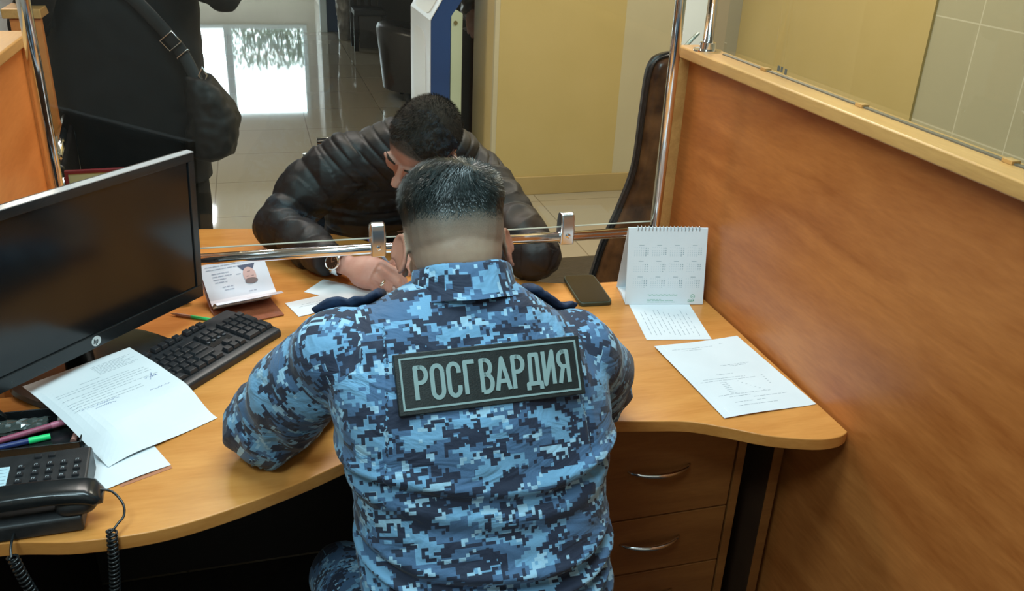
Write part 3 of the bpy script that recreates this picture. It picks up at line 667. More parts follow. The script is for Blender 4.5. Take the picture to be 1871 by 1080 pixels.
# ------------------------------------------------------------------ pencils
def rod(name, a, b, r, label, cat, mats, n=6, parts=None):
    a = Vector(a); b = Vector(b); t = thing(name, tuple((a+b)/2), label, cat)
    ax = (b-a)
    for nm, t0, t1, r0_, r1_, mt in parts: MB().tube([a+ax*t0, a+ax*t1], [r*r0_, r*r1_], n).build(nm, mt, t, auto=30)
    return t
rod('pencil', (-.226, 1.922, .7545), (-.075, 1.838, .7545), .0036, 'green pencil lying between the keyboard and the monitor', 'pencil', None, parts=[('tip', 0, .08, .15, .95, mat('pencil_wood', (.5, .36, .22), .6)), ('wooden_barrel', .08, .30, 1, 1, mat('pencil_grip', (.42, .22, .15), .5)), ('barrel', .30, 1, 1, 1, mat('pencil_green', (.03, .55, .16), .35))])
mb = MB(); mb.ell((-.205, 1.978, .762), (.024, .012, .0115)); 
tag(mb.build('sweet_wrapper', noisy('olive_wrapper', (.05, .09, .02), (.16, .22, .06), 90, .3), smooth=True), 'small crumpled olive green wrapper on the desk behind the monitor corner', 'wrapper')

# ------------------------------------------------------------------ smartphone
sp_ = thing('smartphone', (.752, 1.868, .75), 'black smartphone in a dark green case lying screen up on the desk', 'smartphone', world=False, rotz=R(-4))
n = 40; pr = lambda a, b, e, z: [Vector((*sup(a, b, e, 2*math.pi*i/n), z)) for i in range(n)]
MB().loft([pr(.0405, .0815, .22, .0005), pr(.042, .083, .2, .003), pr(.042, .083, .2, .0095), pr(.0410, .082, .2, .0108)]).build('case', noisy('green_phone_case', (.035, .045, .025), (.05, .06, .035), 40, .5), sp_, auto=35)
MB().loft([pr(.0385, .0795, .2, .0106), pr(.0385, .0795, .2, .0114)]).build('screen', M['screen_off'], sp_)

# ------------------------------------------------------------------ desk calendar
ca = thing('desk_calendar', (.914, 1.7635, .7512), 'white tent desk calendar with twelve small month grids, standing against the right partition', 'calendar', world=False, rotz=R(-10.4))
CW, CH = .193, .188
lean = Vector((0, .040, CH)).normalized(); nrm = Vector((0, -lean.z, lean.y))
def cf(u, v, h): q = Vector((u-CW/2, 0, 0))+lean*v+nrm*h; return q
mb = MB(); mb.loft([[cf(u, v, h) for u, v in ((0, 0), (CW, 0), (CW, .186), (0, .186))] for h in (-.0012, .0012)]); mb.build('front_page', M['paper'], ca)
mb = MB(); pb = lambda x, y, z: Vector((x-CW/2, y, z))
mb.loft([[pb(x, y, z) for y, z in ((.040, .183), (.1005, .0), (.1025, .0), (.0425, .184))] for x in (-.001, CW+.001)]); mb.build('back_panel', M['paper'], ca)
mb = MB(); mb.loft([[pb(x, y, z) for y, z in ((.003, .0), (.003, .001), (.05, .0085), (.1, .001), (.1, .0))] for x in (.001, CW-.001)]); mb.build('base_flap', M['paper'], ca)
mb = MB()
for i in range(18):
    u = .022+i*(.150/17); c = cf(u, .184, 0)+Vector((0, .0015, .002))
    mb.tube([c+Vector((0, .0055*math.cos(t), .0058*math.sin(t))) for t in [2*math.pi*j/12 for j in range(12)]], .0007, 6, closed=True)
mb.build('spiral_binding', mat('wire_binding', (.35, .42, .45), .3, .7), ca)
pr_ = MB(); rnd = random.Random(11)
for r_ in range(3):
    for c_ in range(4):
        u0 = .0165+c_*.0435; v0 = .1455-r_*.0385; st_ = rnd.randrange(0, 6); nd = (31, 28, 31, 30, 31, 30, 31, 31, 30, 31, 30, 31)[r_*4+c_]
        pr_.stroke([(u0+.011, v0), (u0+.023, v0)], .0011, cf, .0012, .00128, 0, False)
        for kx in range(7): pr_.stroke([(u0+kx*.0053, v0-.0045), (u0+kx*.0053+.0016, v0-.0045)], .0007, cf, .0012, .00128, 1, False)
        for dd in range(nd):
            q = st_+dd; kx = q % 7; ky = q//7; wk = kx > 4
            pr_.stroke([(u0+kx*.0053, v0-.0085-ky*.0042), (u0+kx*.0053+(.0026 if wk else .0019), v0-.0085-ky*.0042)], .0017 if wk else .0011, cf, .0012, .00128, 0 if wk else 1, False)
pr_.build('month_grids', [mat('calendar_print_dark', (.22, .33, .38), .7), mat('calendar_print_light', (.42, .54, .60), .7)], ca)
tx = MB(); pts = []; u = .055
while u < .128: pts.append((u, .0235+.0016*math.sin(u*2100)+.001*math.sin(u*600))); u += .0006
tx.stroke(pts, .0005, cf, .0012, .0013, 0, False)
for v, u1 in ((.0125, .09), (.0092, .118), (.0060, .128)): scribble(tx, .054, v, u1, lambda a, b, h: cf(a, b, .0012+h), .0007, .0001)
tx.build('caption', M['green_ink'], ca)
lg = MB(); text(lg, 'СБЕР', .155, .0065, .0058, cf, .0011, .0012, .0014, pitch=.56, sx=1.25)
lg.stroke([(.1665+.0048*math.cos(R(a)), .0205+.0048*math.sin(R(a))) for a in range(60, 390, 15)], .0010, cf, .0012, .0014)
lg.stroke([(.1638, .0212), (.1662, .0194), (.1712, .0232)], .0010, cf, .0012, .0014)
lg.build('logo', M['green_ink'], ca)

# ------------------------------------------------------------------ telephone
ph = thing('desk_telephone', (-.395, 1.27, .75), 'black corded desk telephone with a keypad and a pale blue memory card', 'telephone', world=False, rotz=R(1.5))
PW = .095
secp = [(-.085, .001), (-.085, .026), (-.070, .034), (.068, .050), (.076, .046), (.078, .001)]
MB().loft([[Vector((x, y, z)) for y, z in secp] for x in (-PW-.015, PW-.004)]).build('base', M['black'], ph, bevel=.004, seg=3)
def pz(y): return .034+(y+.070)*(.016/.138)
def pf(x, y, h): return Vector((x, y, pz(y)+h))
pk = None
def pkey(x, y, w_=.0088, d_2=.0062):
    global pk
    if pk is None:
        mb = MB(); mb.loft([[Vector((*sup(w_*s_/1, d_2*s_/1, .35, 2*math.pi*i/16), h)) for i in range(16)] for s_, h in ((.62, 0), (.60, .003), (.48, .0042))])
        o = mb.build('key', M['key'], ph, auto=40); pk = o
    else: o = pk.copy(); C.objects.link(o); o.parent = ph
    o.location = (x, y, pz(y)); o.rotation_euler = (R(6.6), 0, 0)
    return o
KX = [.014, .034, .054, .074]; KY = [.036, .020, .004]
for x in KX:
    for y in KY: pkey(x, y)
for y in (.036, .020, .004): pkey(-.008, y)
for x in (.014, .034): pkey(x, .058)
mb = MB()
for x in KX[:3]+[-.008, KX[3]]:
    for y in KY: mb.stroke([(x-.002, y-.0015), (x-.002, y+.002), (x+.002, y+.002), (x+.001, y-.001)], .0007, lambda a, b, h: pf(a, b, .0044+h), 0, .0001, 0, False)
mb.build('key_lettering', mat('key_print', (.40, .44, .46), .5), ph)
mb = MB(); mb.add([pf(-.095, -.004, .0002), pf(-.024, -.004, .0002), pf(-.024, .042, .0002), pf(-.095, .042, .0002), pf(-.095, -.004, .0016), pf(-.024, -.004, .0016), pf(-.024, .042, .0016), pf(-.095, .042, .0016)], [(4, 5, 6, 7), (0, 1, 5, 4), (1, 2, 6, 5), (2, 3, 7, 6), (3, 0, 4, 7)])
dc = mb.build('memory_card', mat('card_blue', (.50, .70, .78), .4), ph)
mb = MB()
for i in range(5): mb.stroke([(-.092, .004+.008*i), (-.027, .004+.008*i)], .0008, lambda a, b, h: pf(a, b, .0017+h), 0, .0001, 0, False)
mb.stroke([(-.050, -.002), (-.050, .040)], .0006, lambda a, b, h: pf(a, b, .0017+h), 0, .0001, 0, False)
mb.build('card_lines', M['ink'], dc)
# handset along x in front of the keypad
hs = MB(); ring = []
HX0, HX1 = -.10, .122
for i in range(21):
    t = i/20; x = HX0+(HX1-HX0)*t; e = abs(2*t-1)
    zt = .078-.010*e**2-.010*max(0, e-.85)/.15; zb = .052-.013*(e**4); hw = .0225+.004*e**3
    hw *= 1 if e < .9 else (1-((e-.9)/.1)**2*.35)
    if e > .97: zt -= .006; zb += .004
    yc = -.066
    ring.append([Vector((x, yc+hw*math.copysign(abs(math.cos(a))**.55, math.cos(a)), (zt+zb)/2+(zt-zb)/2*math.copysign(abs(math.sin(a))**.55, math.sin(a)))) for a in [2*math.pi*j/24 for j in range(24)]])
hs.loft(ring); hs.build('handset', M['black_gloss'], ph, smooth=True)
for i in (-1, 1):
    hs = MB(); hs.loft([[Vector((.0+i*.083+a*s_, -.062+b*s_*.8, z)) for a, b in (sup(.029, .030, .7, 2*math.pi*j/24) for j in range(24))] for z, s_ in ((.030, .9), (.034, 1), (.047, 1), (.052, .8))])
    hs.build('cradle', M['black'], ph, smooth=True)
# coiled cord hanging over the desk edge
def coil(path, r, wire, turns, nper=12):
    P = [Vector(p) for p in crom(path, 14)]; cum = [0]
    for a, b in zip(P[:-1], P[1:]): cum.append(cum[-1]+(b-a).length)
    T_ = cum[-1]; out = []; N_ = turns*nper; j = 0
    x = None
    for i in range(N_+1):
        s_ = T_*i/N_
        while j < len(P)-2 and cum[j+1] < s_: j += 1
        f = (s_-cum[j])/max(1e-9, cum[j+1]-cum[j]); p = P[j].lerp(P[j+1], f); t = (P[j+1]-P[j]).normalized()
        if x is None: x = t.cross(Vector((1, 0, 0))).normalized()
        x = (x-t*x.dot(t)).normalized(); y = t.cross(x); a = 2*math.pi*i/nper
        out.append(p+r*(math.cos(a)*x+math.sin(a)*y))
    return out
mb = MB()
A_ = coil([(.133, -.113, .016), (.130, -.119, -.03), (.124, -.121, -.09), (.112, -.125, -.17), (.09, -.128, -.235), (.065, -.13, -.245), (.045, -.13, -.20), (.028, -.128, -.12), (.010, -.124, -.05), (-.002, -.120, .002)], .0068, .0021, 74)
mb.tube(A_, .0021, 6)
mb.tube(crom([(.116, -.062, .056), (.134, -.062, .048), (.148, -.076, .034), (.150, -.095, .026), (.142, -.108, .022), A_[0]], 6), .0019, 8)
mb.tube(crom([A_[-1], (-.003, -.112, .010), (-.003, -.098, .014), (-.003, -.080, .014)], 6), .0019, 8)
mb.build('coiled_cord', M['black_gloss'], ph, smooth=True)

# ------------------------------------------------------------------ pen tray and odds and ends left of the telephone
tr_ = thing('pen_tray', (-.42, 1.47, .7505), 'black open pen tray behind the telephone, half under the curved sheet', 'tray')
tw = MB(); x0_, x1_, y0_, y1_ = -.52, -.335, 1.40, 1.525
tw.bx((x0_, y0_, .7508), (x1_, y1_, .754)); 
for a, b in (((x0_, y0_), (x0_+.003, y1_)), ((x1_-.003, y0_), (x1_, y1_)), ((x0_, y0_), (x1_, y0_+.003)), ((x0_, y1_-.003), (x1_, y1_))): tw.bx((a[0], a[1], .7541), (b[0], b[1], .774))
tw.build('body', M['black_gloss'], tr_, bevel=.001)
mb = MB(); mb.tube(crom([(-.355, 1.485, .764), (-.350, 1.495, .765), (-.343, 1.507, .764)], 5), [.006, .0085, .0095, .0095, .0095, .0095, .0095, .0095, .0085, .005, .002][:11], 16)
tag(MB().ell((-.372, 1.492, .7655), (.0145, .0105, .010), nu=24, nv=14, pw=2.8).build('eraser', noisy('grey_eraser', (.44, .46, .40), (.52, .54, .47), 60, .7), smooth=True), 'rounded grey white eraser at the right end of the pen tray', 'eraser')
def pen(a, b, col, label, cap=None):
    return rod('marker_pen', a, b, .0052, label, 'pen', None, n=14, parts=[('barrel', 0, .7, 1, 1, mat('pen_barrel', col, .35)), ('pen_cap', .7, 1, 1.15, 1.05, mat('pen_cap', cap or col, .3))])
pen((-.50, 1.424, .760), (-.392, 1.450, .760), (.02, .04, .16), 'highlighter pen with a bright green cap in the pen tray', (.02, .75, .22))
pen((-.49, 1.442, .762), (-.352, 1.487, .769), (.35, .08, .14), 'thin pink pen in the pen tray beside the green cap', (.55, .16, .25))
pen((-.352, 1.425, .760), (-.345, 1.500, .763), (.45, .22, .18), 'pale pink pen at the right end of the pen tray', (.62, .36, .32))
mb = MB(); rnd = random.Random(4); pts = []
for j in range(9):
    rowp = []
    for i in range(13):
        x = -.500+.10*i/12; y = 1.470+.036*j/8; rowp.append(Vector((x, y, .766+.008*math.sin(math.pi*j/8)+rnd.uniform(-.0022, .0022))))
    pts.append(rowp)
mb.add([p for r_ in pts for p in r_]+[p-Vector((0, 0, .006)) for r_ in pts for p in r_], [(j*13+i, j*13+i+1, (j+1)*13+i+1, (j+1)*13+i) for j in range(8) for i in range(12)]+[(117+j*13+i, 117+(j+1)*13+i, 117+(j+1)*13+i+1, 117+j*13+i+1) for j in range(8) for i in range(12)])
tag(mb.build('plastic_packet', mat('crinkled_film', (.05, .065, .06), .12, 0, Coat_Weight=.6), smooth=False), 'crinkled shiny plastic packet lying in the pen tray', 'packet')
mb = MB(); mb.tube(crom([(-.478, 1.30+.25, .99), (-.470, 1.47, .90), (-.476, 1.462, .84), (-.470, 1.50, .78), (-.472, 1.53, .757), (-.40, 1.56, .755), (-.33, 1.60, .755)], 8), .0028, 8)
tag(mb.build('power_cable', M['black'], smooth=True), 'thin black cable curling down beside the lower left corner of the monitor', 'cable')
# red framed notice on the visitor's side of the desk
cf_ = thing('framed_notice', (-.366, 2.36, .751), 'red framed pale green notice standing on the desk behind the monitor', 'sign', world=False, rotz=R(3))
a = MB(); zt = .214
for q in (((-.115, 0, 0), (.115, .012, .008)), ((-.115, 0, zt-.008), (.115, .012, zt)), ((-.115, 0, .008), (-.107, .012, zt-.008)), ((.107, 0, .008), (.115, .012, zt-.008))): a.bx(*q)
a.build('frame', mat('red_frame', (.16, .015, .02), .4), cf_, bevel=.001)
MB().bx((-.107, .003, .008), (.107, .009, zt-.008)).build('notice_board', mat('pale_green_board', (.40, .42, .22), .5), cf_)
MB().bx((-.02, .012, 0), (.02, .06, .004)).build('foot', mat('red_foot', (.16, .015, .02), .4), cf_)
# ------------------------------------------------------------------ people: shared builders
def frame(fwd, up):
    f = Vector(fwd).normalized(); u = Vector(up); u = (u-f*u.dot(f)).normalized(); r = f.cross(u)
    return Matrix((r, f, u)).transposed()      # columns: right, forward (+y), up (+z)
def head_prims(mb, c, Rm, neck_to, neck_r=.058, k=1.0, box=2.35):
    """closed volumes that fuse into a head with a face; local +y is the face, +z the crown"""
    c = Vector(c); P = lambda x, y, z: c+Rm @ Vector((x*k, y*k, z*k))
    def E(p, r, pw=2.0, rot=None): mb.ell(P(*p), [a*k for a in r], Rm if rot is None else Rm @ rot, pw=pw, nu=28, nv=18)
    E((0, -.010, .034), (.0765, .096, .086), box); E((0, -.034, -.012), (.069, .070, .066), 2.2)
    E((0, .030, -.030), (.062, .062, .088)); E((0, .042, -.078), (.047, .048, .040)); E((0, .074, -.100), (.021, .019, .017))
    mb.tube([P(0, .086, .020), P(0, .100, -.010), P(0, .116, -.030), P(0, .106, -.040)], [.008*k, .0095*k, .0125*k, .010*k], 12)
    for s in (-1, 1):
        E((s*.011, .104, -.036), (.0075, .010, .0075)); E((s*.030, .084, .022), (.026, .012, .009)); E((s*.040, .062, -.030), (.024, .024, .026))
        E((s*.031, .082, .004), (.0145, .0115, .0085)); E((s*.052, .012, -.062), (.016, .034, .026))
        # ear: bowl and rim, turned outwards
        er = Matrix.Rotation(R(s*-32), 3, 'Z') @ Matrix.Rotation(R(s*-8), 3, 'Y')
        ec = Vector((s*.0845, -.010, -.014))
        mb.ell(P(*ec), (.0050*k, .0150*k, .029*k), Rm @ er, pw=2.2)
        rim = [ec+er @ Vector((s*.005, -.016*math.cos(t)-.002*math.sin(t), .030*math.sin(t))) for t in [R(a) for a in range(-80, 205, 15)]]
        mb.tube([P(*q) for q in rim], [.0040*k]*len(rim), 8)
        E((s*.079, .006, -.040), (.006, .008, .009))
    E((0, .090, -.064), (.024, .010, .0058)); E((0, .088, -.074), (.021, .010, .0065))
    nb = Vector(neck_to)
    mb.tube([P(0, -.022, -.015), P(0, -.028, -.06), P(0, -.030, -.06).lerp(nb, .5), nb], [neck_r*.93, neck_r*.97, neck_r, neck_r*1.12], 24)
def hand_prims(mb, wr, Hm, side, curls, thumb=((.025, .03, -.010), (.048, .046, -.022), (.074, .046, -.030)), k=1.0, pal=1.0):
    """Hm columns: x = fingers, y = thumb side, z = back of the hand; side mirrors the fingers; curls: four lists of 3 bend angles + spread"""
    wr = Vector(wr); P = lambda x, y, z: wr+Hm @ Vector((x*k, y*k, z*k))
    mb.tube([P(-.03, 0, 0), P(.0, 0, 0), P(.022*pal, 0, .001), P(.055*pal, .001, .001), P(.085*pal, .001, -.001)], [.026*k, .0265*k, .033*k, .041*k, .039*k], 20, flat=.46, ref=tuple(Hm @ Vector((0, 0, 1))))
    mb.ell(P(.038, .026, -.012), (.030*k, .019*k, .014*k), Hm); mb.ell(P(.045, -.026, -.010), (.034*k, .014*k, .013*k), Hm)
    base = [(a_*pal, b_) for a_, b_ in [(.088, .028), (.092, .0095), (.088, -.010), (.080, -.0275)]]
    lens = [(.043, .027, .021), (.047, .031, .023), (.043, .029, .022), (.034, .022, .019)]
    rad = [.0098, .0100, .0094, .0082]; tips = []
    for i, (bx_, by_) in enumerate(base):
        a = 0; p = Vector((bx_-.012, by_, 0)); pts = [p.copy()]; p = Vector((bx_, by_, .001)); pts.append(p.copy()); sp_ang = R(curls[i][3])
        for j in range(3):
            a += R(curls[i][j]); d = Vector((math.cos(a)*math.cos(sp_ang), math.sin(sp_ang), -math.sin(a)))
            l = lens[i][j]; q = p+d*l*.5; pts.append(q); p = p+d*l; pts.append(p.copy())
        r = rad[i]; rs = [r*1.05, r*1.12, r*.98, r*1.03, r*.92, r*.95, r*.88, r*.66]
        mb.tube([P(*q) for q in pts], [x*k for x in rs], 12); mb.ell(P(*pts[-1]), [r*.78*k]*3, Hm, 12, 8)
        mb.ell(P(pts[1].x, pts[1].y, pts[1].z+.003), (.009*k, .008*k, .006*k), Hm, 12, 8); tips.append(P(*pts[-1]))
    tp = [Vector((.012, .012, -.006))]+[Vector(t) for t in thumb]
    mb.tube([P(*q) for q in tp], [.013*k, .0145*k, .0118*k, .0092*k], 12); mb.ell(P(*tp[-1]), [.0090*k]*3, Hm, 12, 8)
    return tips, P
class Seg:
    def __init__(s, name, pts, rad, u0=0, v0=0): s.name = name; s.p = np.array([tuple(q) for q in pts], float); s.r = np.array(rad, float); s.u0 = u0; s.v0 = v0
def param(V, segs):
    """nearest limb, arc length along it and angle about it, for every vertex"""
    n = len(V); best = np.full(n, 1e9); sid = np.zeros(n, int); along = np.zeros(n); angl = np.zeros(n); rad = np.zeros(n)
    for si, sg in enumerate(segs):
        cum = 0
        for i in range(len(sg.p)-1):
            a, b = sg.p[i], sg.p[i+1]; d = b-a; L_ = np.linalg.norm(d); d = d/L_
            w_ = V-a; t = np.clip(w_ @ d, 0, L_); q = w_-np.outer(t, d); dist = np.linalg.norm(q, axis=1); rr_ = sg.r[i]+(sg.r[i+1]-sg.r[i])*t/L_
            sc_ = dist/rr_; mk = sc_ < best
            ref = np.array([0, -1.0, 0]) if abs(d[1]) < .85 else np.array([0, 0, 1.0]); e1 = ref-d*(ref @ d); e1 /= np.linalg.norm(e1); e2 = np.cross(d, e1)
            an = np.arctan2(q @ e2, q @ e1)
            best[mk] = sc_[mk]; sid[mk] = si; along[mk] = cum+t[mk]; angl[mk] = an[mk]; rad[mk] = rr_[mk]; cum += L_
    return sid, along, angl, rad, best
def uv_for(V, Fs, segs, sid, along, angl, torso=None):
    uv = []
    for f in Fs:
        if torso is not None and torso[f[0]]:
            p = [V[i] for i in f]; n = np.cross(p[1]-p[0], p[2]-p[1]); n = n/(np.linalg.norm(n)+1e-12)
            if abs(n[0]) > .8: uv += [(q[1]+11, q[2]*.86+q[1]*.0) for q in p]
            elif n[1] > .5: uv += [(q[0]+17, q[2]) for q in p]
            else: uv += [(q[0]*1.05, q[2]*.86+q[1]*.50) for q in p]
            continue
        si = sid[f[0]]; sg = segs[si]; rm = float(sg.r.mean()); a0 = angl[f[0]]
        for i in f:
            a = angl[i]; 
            if a-a0 > math.pi: a -= 2*math.pi
            if a-a0 < -math.pi: a += 2*math.pi
            uv.append((sg.u0+a*rm, sg.v0+along[i]))
    return uv
def hair_strands(pts, k, r0_=.00035, mi=0):
    """pts: list of (root, mid, tip, normal) -> thin three-sided blades"""
    mb = MB()
    for a, b, c, n in pts:
        t = (c-a).cross(n)
        t = t.normalized() if t.length > 1e-9 else Vector((1, 0, 0))
        mb.add([a-t*r0_, a+t*r0_, b+t*r0_*.8, b-t*r0_*.8, c], [(0, 1, 2, 3), (3, 2, 4)], mi)
    return mb

# ------------------------------------------------------------------ the guard, seen from behind
gR = frame((.015, math.cos(R(27)), -math.sin(R(27))), (0, .3, 1)); gC = Vector((.277, 1.262, 1.150)); gK = .985
mb = MB(); head_prims(mb, gC, gR, (.282, 1.180, 1.060), .0655, gK, 2.7)
mb.tube([(.282, 1.20, 1.09), (.285, 1.13, .98), (.285, 1.07, .75), (.29, 1.05, .52)], [.05, .09, .10, .10], 20)
gLA = [(.105, 1.195, 1.012), (.02, 1.268, .908), (-.028, 1.318, .815), (.06, 1.44, .797), (.165, 1.535, .782)]
gRA = [(.452, 1.175, .982), (.528, 1.25, .895), (.560, 1.315, .818), (.50, 1.43, .797), (.405, 1.53, .782)]
for A in (gLA, gRA):
    mb.tube([(.285, 1.15, 1.0)]+A, [.04, .04, .036, .034, .032, .026], 14)
rel = [(35, 35, 20, 6), (38, 38, 22, 2), (40, 38, 22, -3), (42, 36, 22, -8)]
hl = frame((0, 1, 0), (0, 0, 1))
def HM(fdir, dors, right):
    x = Vector(fdir).normalized(); z = Vector(dors); z = (z-x*z.dot(x)).normalized(); y = z.cross(x)
    if not right: pass
    return Matrix((x, y, z)).transposed()
# palm-down: thumb points inwards; for the left arm (image left) fingers run to the right
H1 = HM((.75, .62, -.05), (.1, -.1, 1), False); hand_prims(mb, gLA[-1], Matrix((H1.col[0], -H1.col[1], H1.col[2])).transposed(), 1, rel)
H2 = HM((-.75, .62, -.05), (-.1, -.1, 1), True); H2m = H2; hand_prims(mb, gRA[-1], H2m, 1, rel)
V, Nn, Fs = remeshed(mb, .0032, 5)
inv = gR.inverted(); loc = (V-np.array(gC)) @ np.array(gR)/gK     # head-local coordinates
# thick nape folds and faded stubble
nape = np.exp(-((loc[:, 2]+.048+.006*np.sin(loc[:, 0]*40))/.0028)**2)*(loc[:, 1] < -.02)*np.exp(-((loc[:, 0]+.02)/.035)**2)
nape2 = np.exp(-((loc[:, 2]+.066)/.003)**2)*(loc[:, 1] < -.02)*np.exp(-((loc[:, 0]-.01)/.04)**2)
hd = np.linalg.norm(V-np.array(gC), axis=1) < .16
V = V-Nn*((nape*.0026+nape2*.0026)*hd)[:, None]
back = np.clip((.03-loc[:, 1])/.05, 0, 1); st_ = (np.clip((loc[:, 2]+.055)/.095, 0, 1)**1.6)*back*hd
wd_ = np.linalg.norm(loc-np.array([.014, -.062, .094]), axis=1); st_ = np.where(wd_ < .03, st_*(.35+.65*np.clip(wd_/.03, 0, 1)), st_)
ear = (np.abs(loc[:, 0]) > .080) & (loc[:, 2] < .025)
st_[ear] = -.85
face = (loc[:, 1] > .055) & (loc[:, 2] < .075); st_[face] = 0
guard = from_arrays('person', V, Fs, M['skin_guard'], origin=(.285, 1.05, .40), attr=st_*.95)
tag(guard, 'person in blue digital camouflage uniform seen from behind, leaning on the desk', 'person')

# hair: cap of short dark hair with a whorl, longer on top and fading into stubble at the back
def gp(x, y, z): return gC+gR @ Vector((x*gK, y*gK, z*gK))
bvh = bvhtree.BVHTree.FromPolygons([tuple(v) for v in V], Fs)
def scalp(th, ph):
    d = gR @ Vector((math.sin(ph)*math.cos(th), math.sin(ph)*math.sin(th), math.cos(ph))); o_ = gC+gR @ Vector((0, -.008, .02))
    h = bvh.ray_cast(o_+d*.25, -d); return (h[0], h[1]) if h[0] is not None else (None, None)
def hairline(y, x):   # lowest local z carrying long hair, by position front to back
    return .032+.003*math.sin(x*90) if y < .03 else .032+(y-.03)*.75
whorl = Vector((.014, -.062, .094))
def near_(l): return min(1, (l-whorl).length/.035)
rnd = random.Random(21); S = []
cap_v = []; cap_f = []; nu, nv = 64, 30; ok = {}
for j in range(nv+1):
    ph = R(88)*j/nv
    for i in range(nu):
        h, n = scalp(2*math.pi*i/nu, max(ph, .02))
        l = (inv @ (h-gC))/gK; hl_ = hairline(l.y, l.x); t = max(0, min(1, (l.z-hl_)/.035)); 
        topk = max(0, min(1, (l.z-.045)/.05)); cap_v.append(h+n*(-.0025+(.0035+.003*topk)*t**.6)); ok[(j, i)] = l.z > hl_-.006 and (l-whorl).length > .013
for j in range(nv):
    for i in range(nu):
        if ok[(j, i)] and ok[(j+1, i)] and ok[(j, (i+1) % nu)]: cap_f.append((j*nu+i, (j+1)*nu+i, (j+1)*nu+(i+1) % nu, j*nu+(i+1) % nu))
for _ in range(24000):
    ph = math.acos(1-rnd.random()*1.02) ; th = rnd.uniform(0, 2*math.pi); h, n = scalp(th, ph)
    if h is None: continue
    l = (inv @ (h-gC))/gK; hl_ = hairline(l.y, l.x)
    if l.z < hl_-.028*rnd.random()**1.6 or (l.y > .085 and l.z < .06): continue
    topk = max(0, min(1, (l.z-.045)/.05))
    t = max(0, min(1, (l.z-hl_+.012)/.05))
    L_ = (.0018+(.008+.016*topk)*t**1.1)*(.55+.45*near_(l))
    dv = l-whorl; dv = gR @ Vector((dv.x+.35*dv.y*0-.004, dv.y*.8, dv.z)); dv = dv-n*dv.dot(n)
    dv = dv.normalized() if dv.length > 1e-6 else Vector((1, 0, 0))
    tw = n.cross(dv)*.35
    dr = (dv+tw+Vector((rnd.gauss(0, .16), rnd.gauss(0, .16), rnd.gauss(0, .16)))).normalized()
    down = Vector((0, 0, -.35))
    near = min(1, (l-whorl).length/.035)
    a = h+n*((.0015+.0035*topk)*t**.6*(.35+.65*near)-.001); b = a+(dr*.6+n*(.10+.14*topk))*L_; c = a+(dr*1.0+n*.06*topk+down*.2)*L_
    S.append((a, b, c, n))
hm = hair_strands(S, 0, .00042); k0 = len(hm.v)
hm.add(cap_v, cap_f, 0)
ho = hm.build('hair', M['hair_guard'], guard); ho['kind'] = 'stuff'
# eyebrows
eb = MB()
for s in (-1, 1): eb.tube([gp(s*.014, .096, .026), gp(s*.032, .094, .032), gp(s*.050, .080, .027)], [.002, .0032, .0015], 8)
eb.build('eyebrows', M['hair_guard'], guard, smooth=True)

# jacket
jb = MB(); rings = []
TOR = [(.50, .288, 1.035, .184, .150), (.60, .290, 1.045, .186, .146), (.70, .290, 1.055, .188, .138), (.80, .290, 1.080, .194, .132), (.88, .288, 1.108, .208, .130), (.95, .286, 1.138, .220, .128), (1.005, .284, 1.165, .222, .118), (1.045, .283, 1.185, .196, .102), (1.075, .282, 1.195, .150, .086), (1.10, .281, 1.20, .105, .070), (1.118, .280, 1.20, .075, .056)]
for z, cx, cyy, rx, ry in TOR:
    rings.append([Vector((cx+x, cyy+y, z-.10*y/ry*.13-(.22*max(0, x-.05) if z > .9 else 0))) for x, y in (sup(rx, ry, .80, 2*math.pi*i/48) for i in range(48))])
jb.loft(rings)
for A, sx in ((gLA, -1), (gRA, 1)):
    jb.tube([(A[0][0]-sx*.05, A[0][1]-.0, A[0][2]+.005), A[0], A[1], A[2], A[3], (A[4][0], A[4][1], A[4][2]+.002)], [.066, .074, .072, .069, .054, .043], 28)
    jb.ell(Vector(A[2])+Vector((-.0, .0, 0)), (.070, .070, .066))
    q_ = 1 if sx < 0 else .93; jb.ell(Vector(A[0])+Vector((sx*.012, .005, -.01)), (.080*q_, .082*q_, .078*q_))
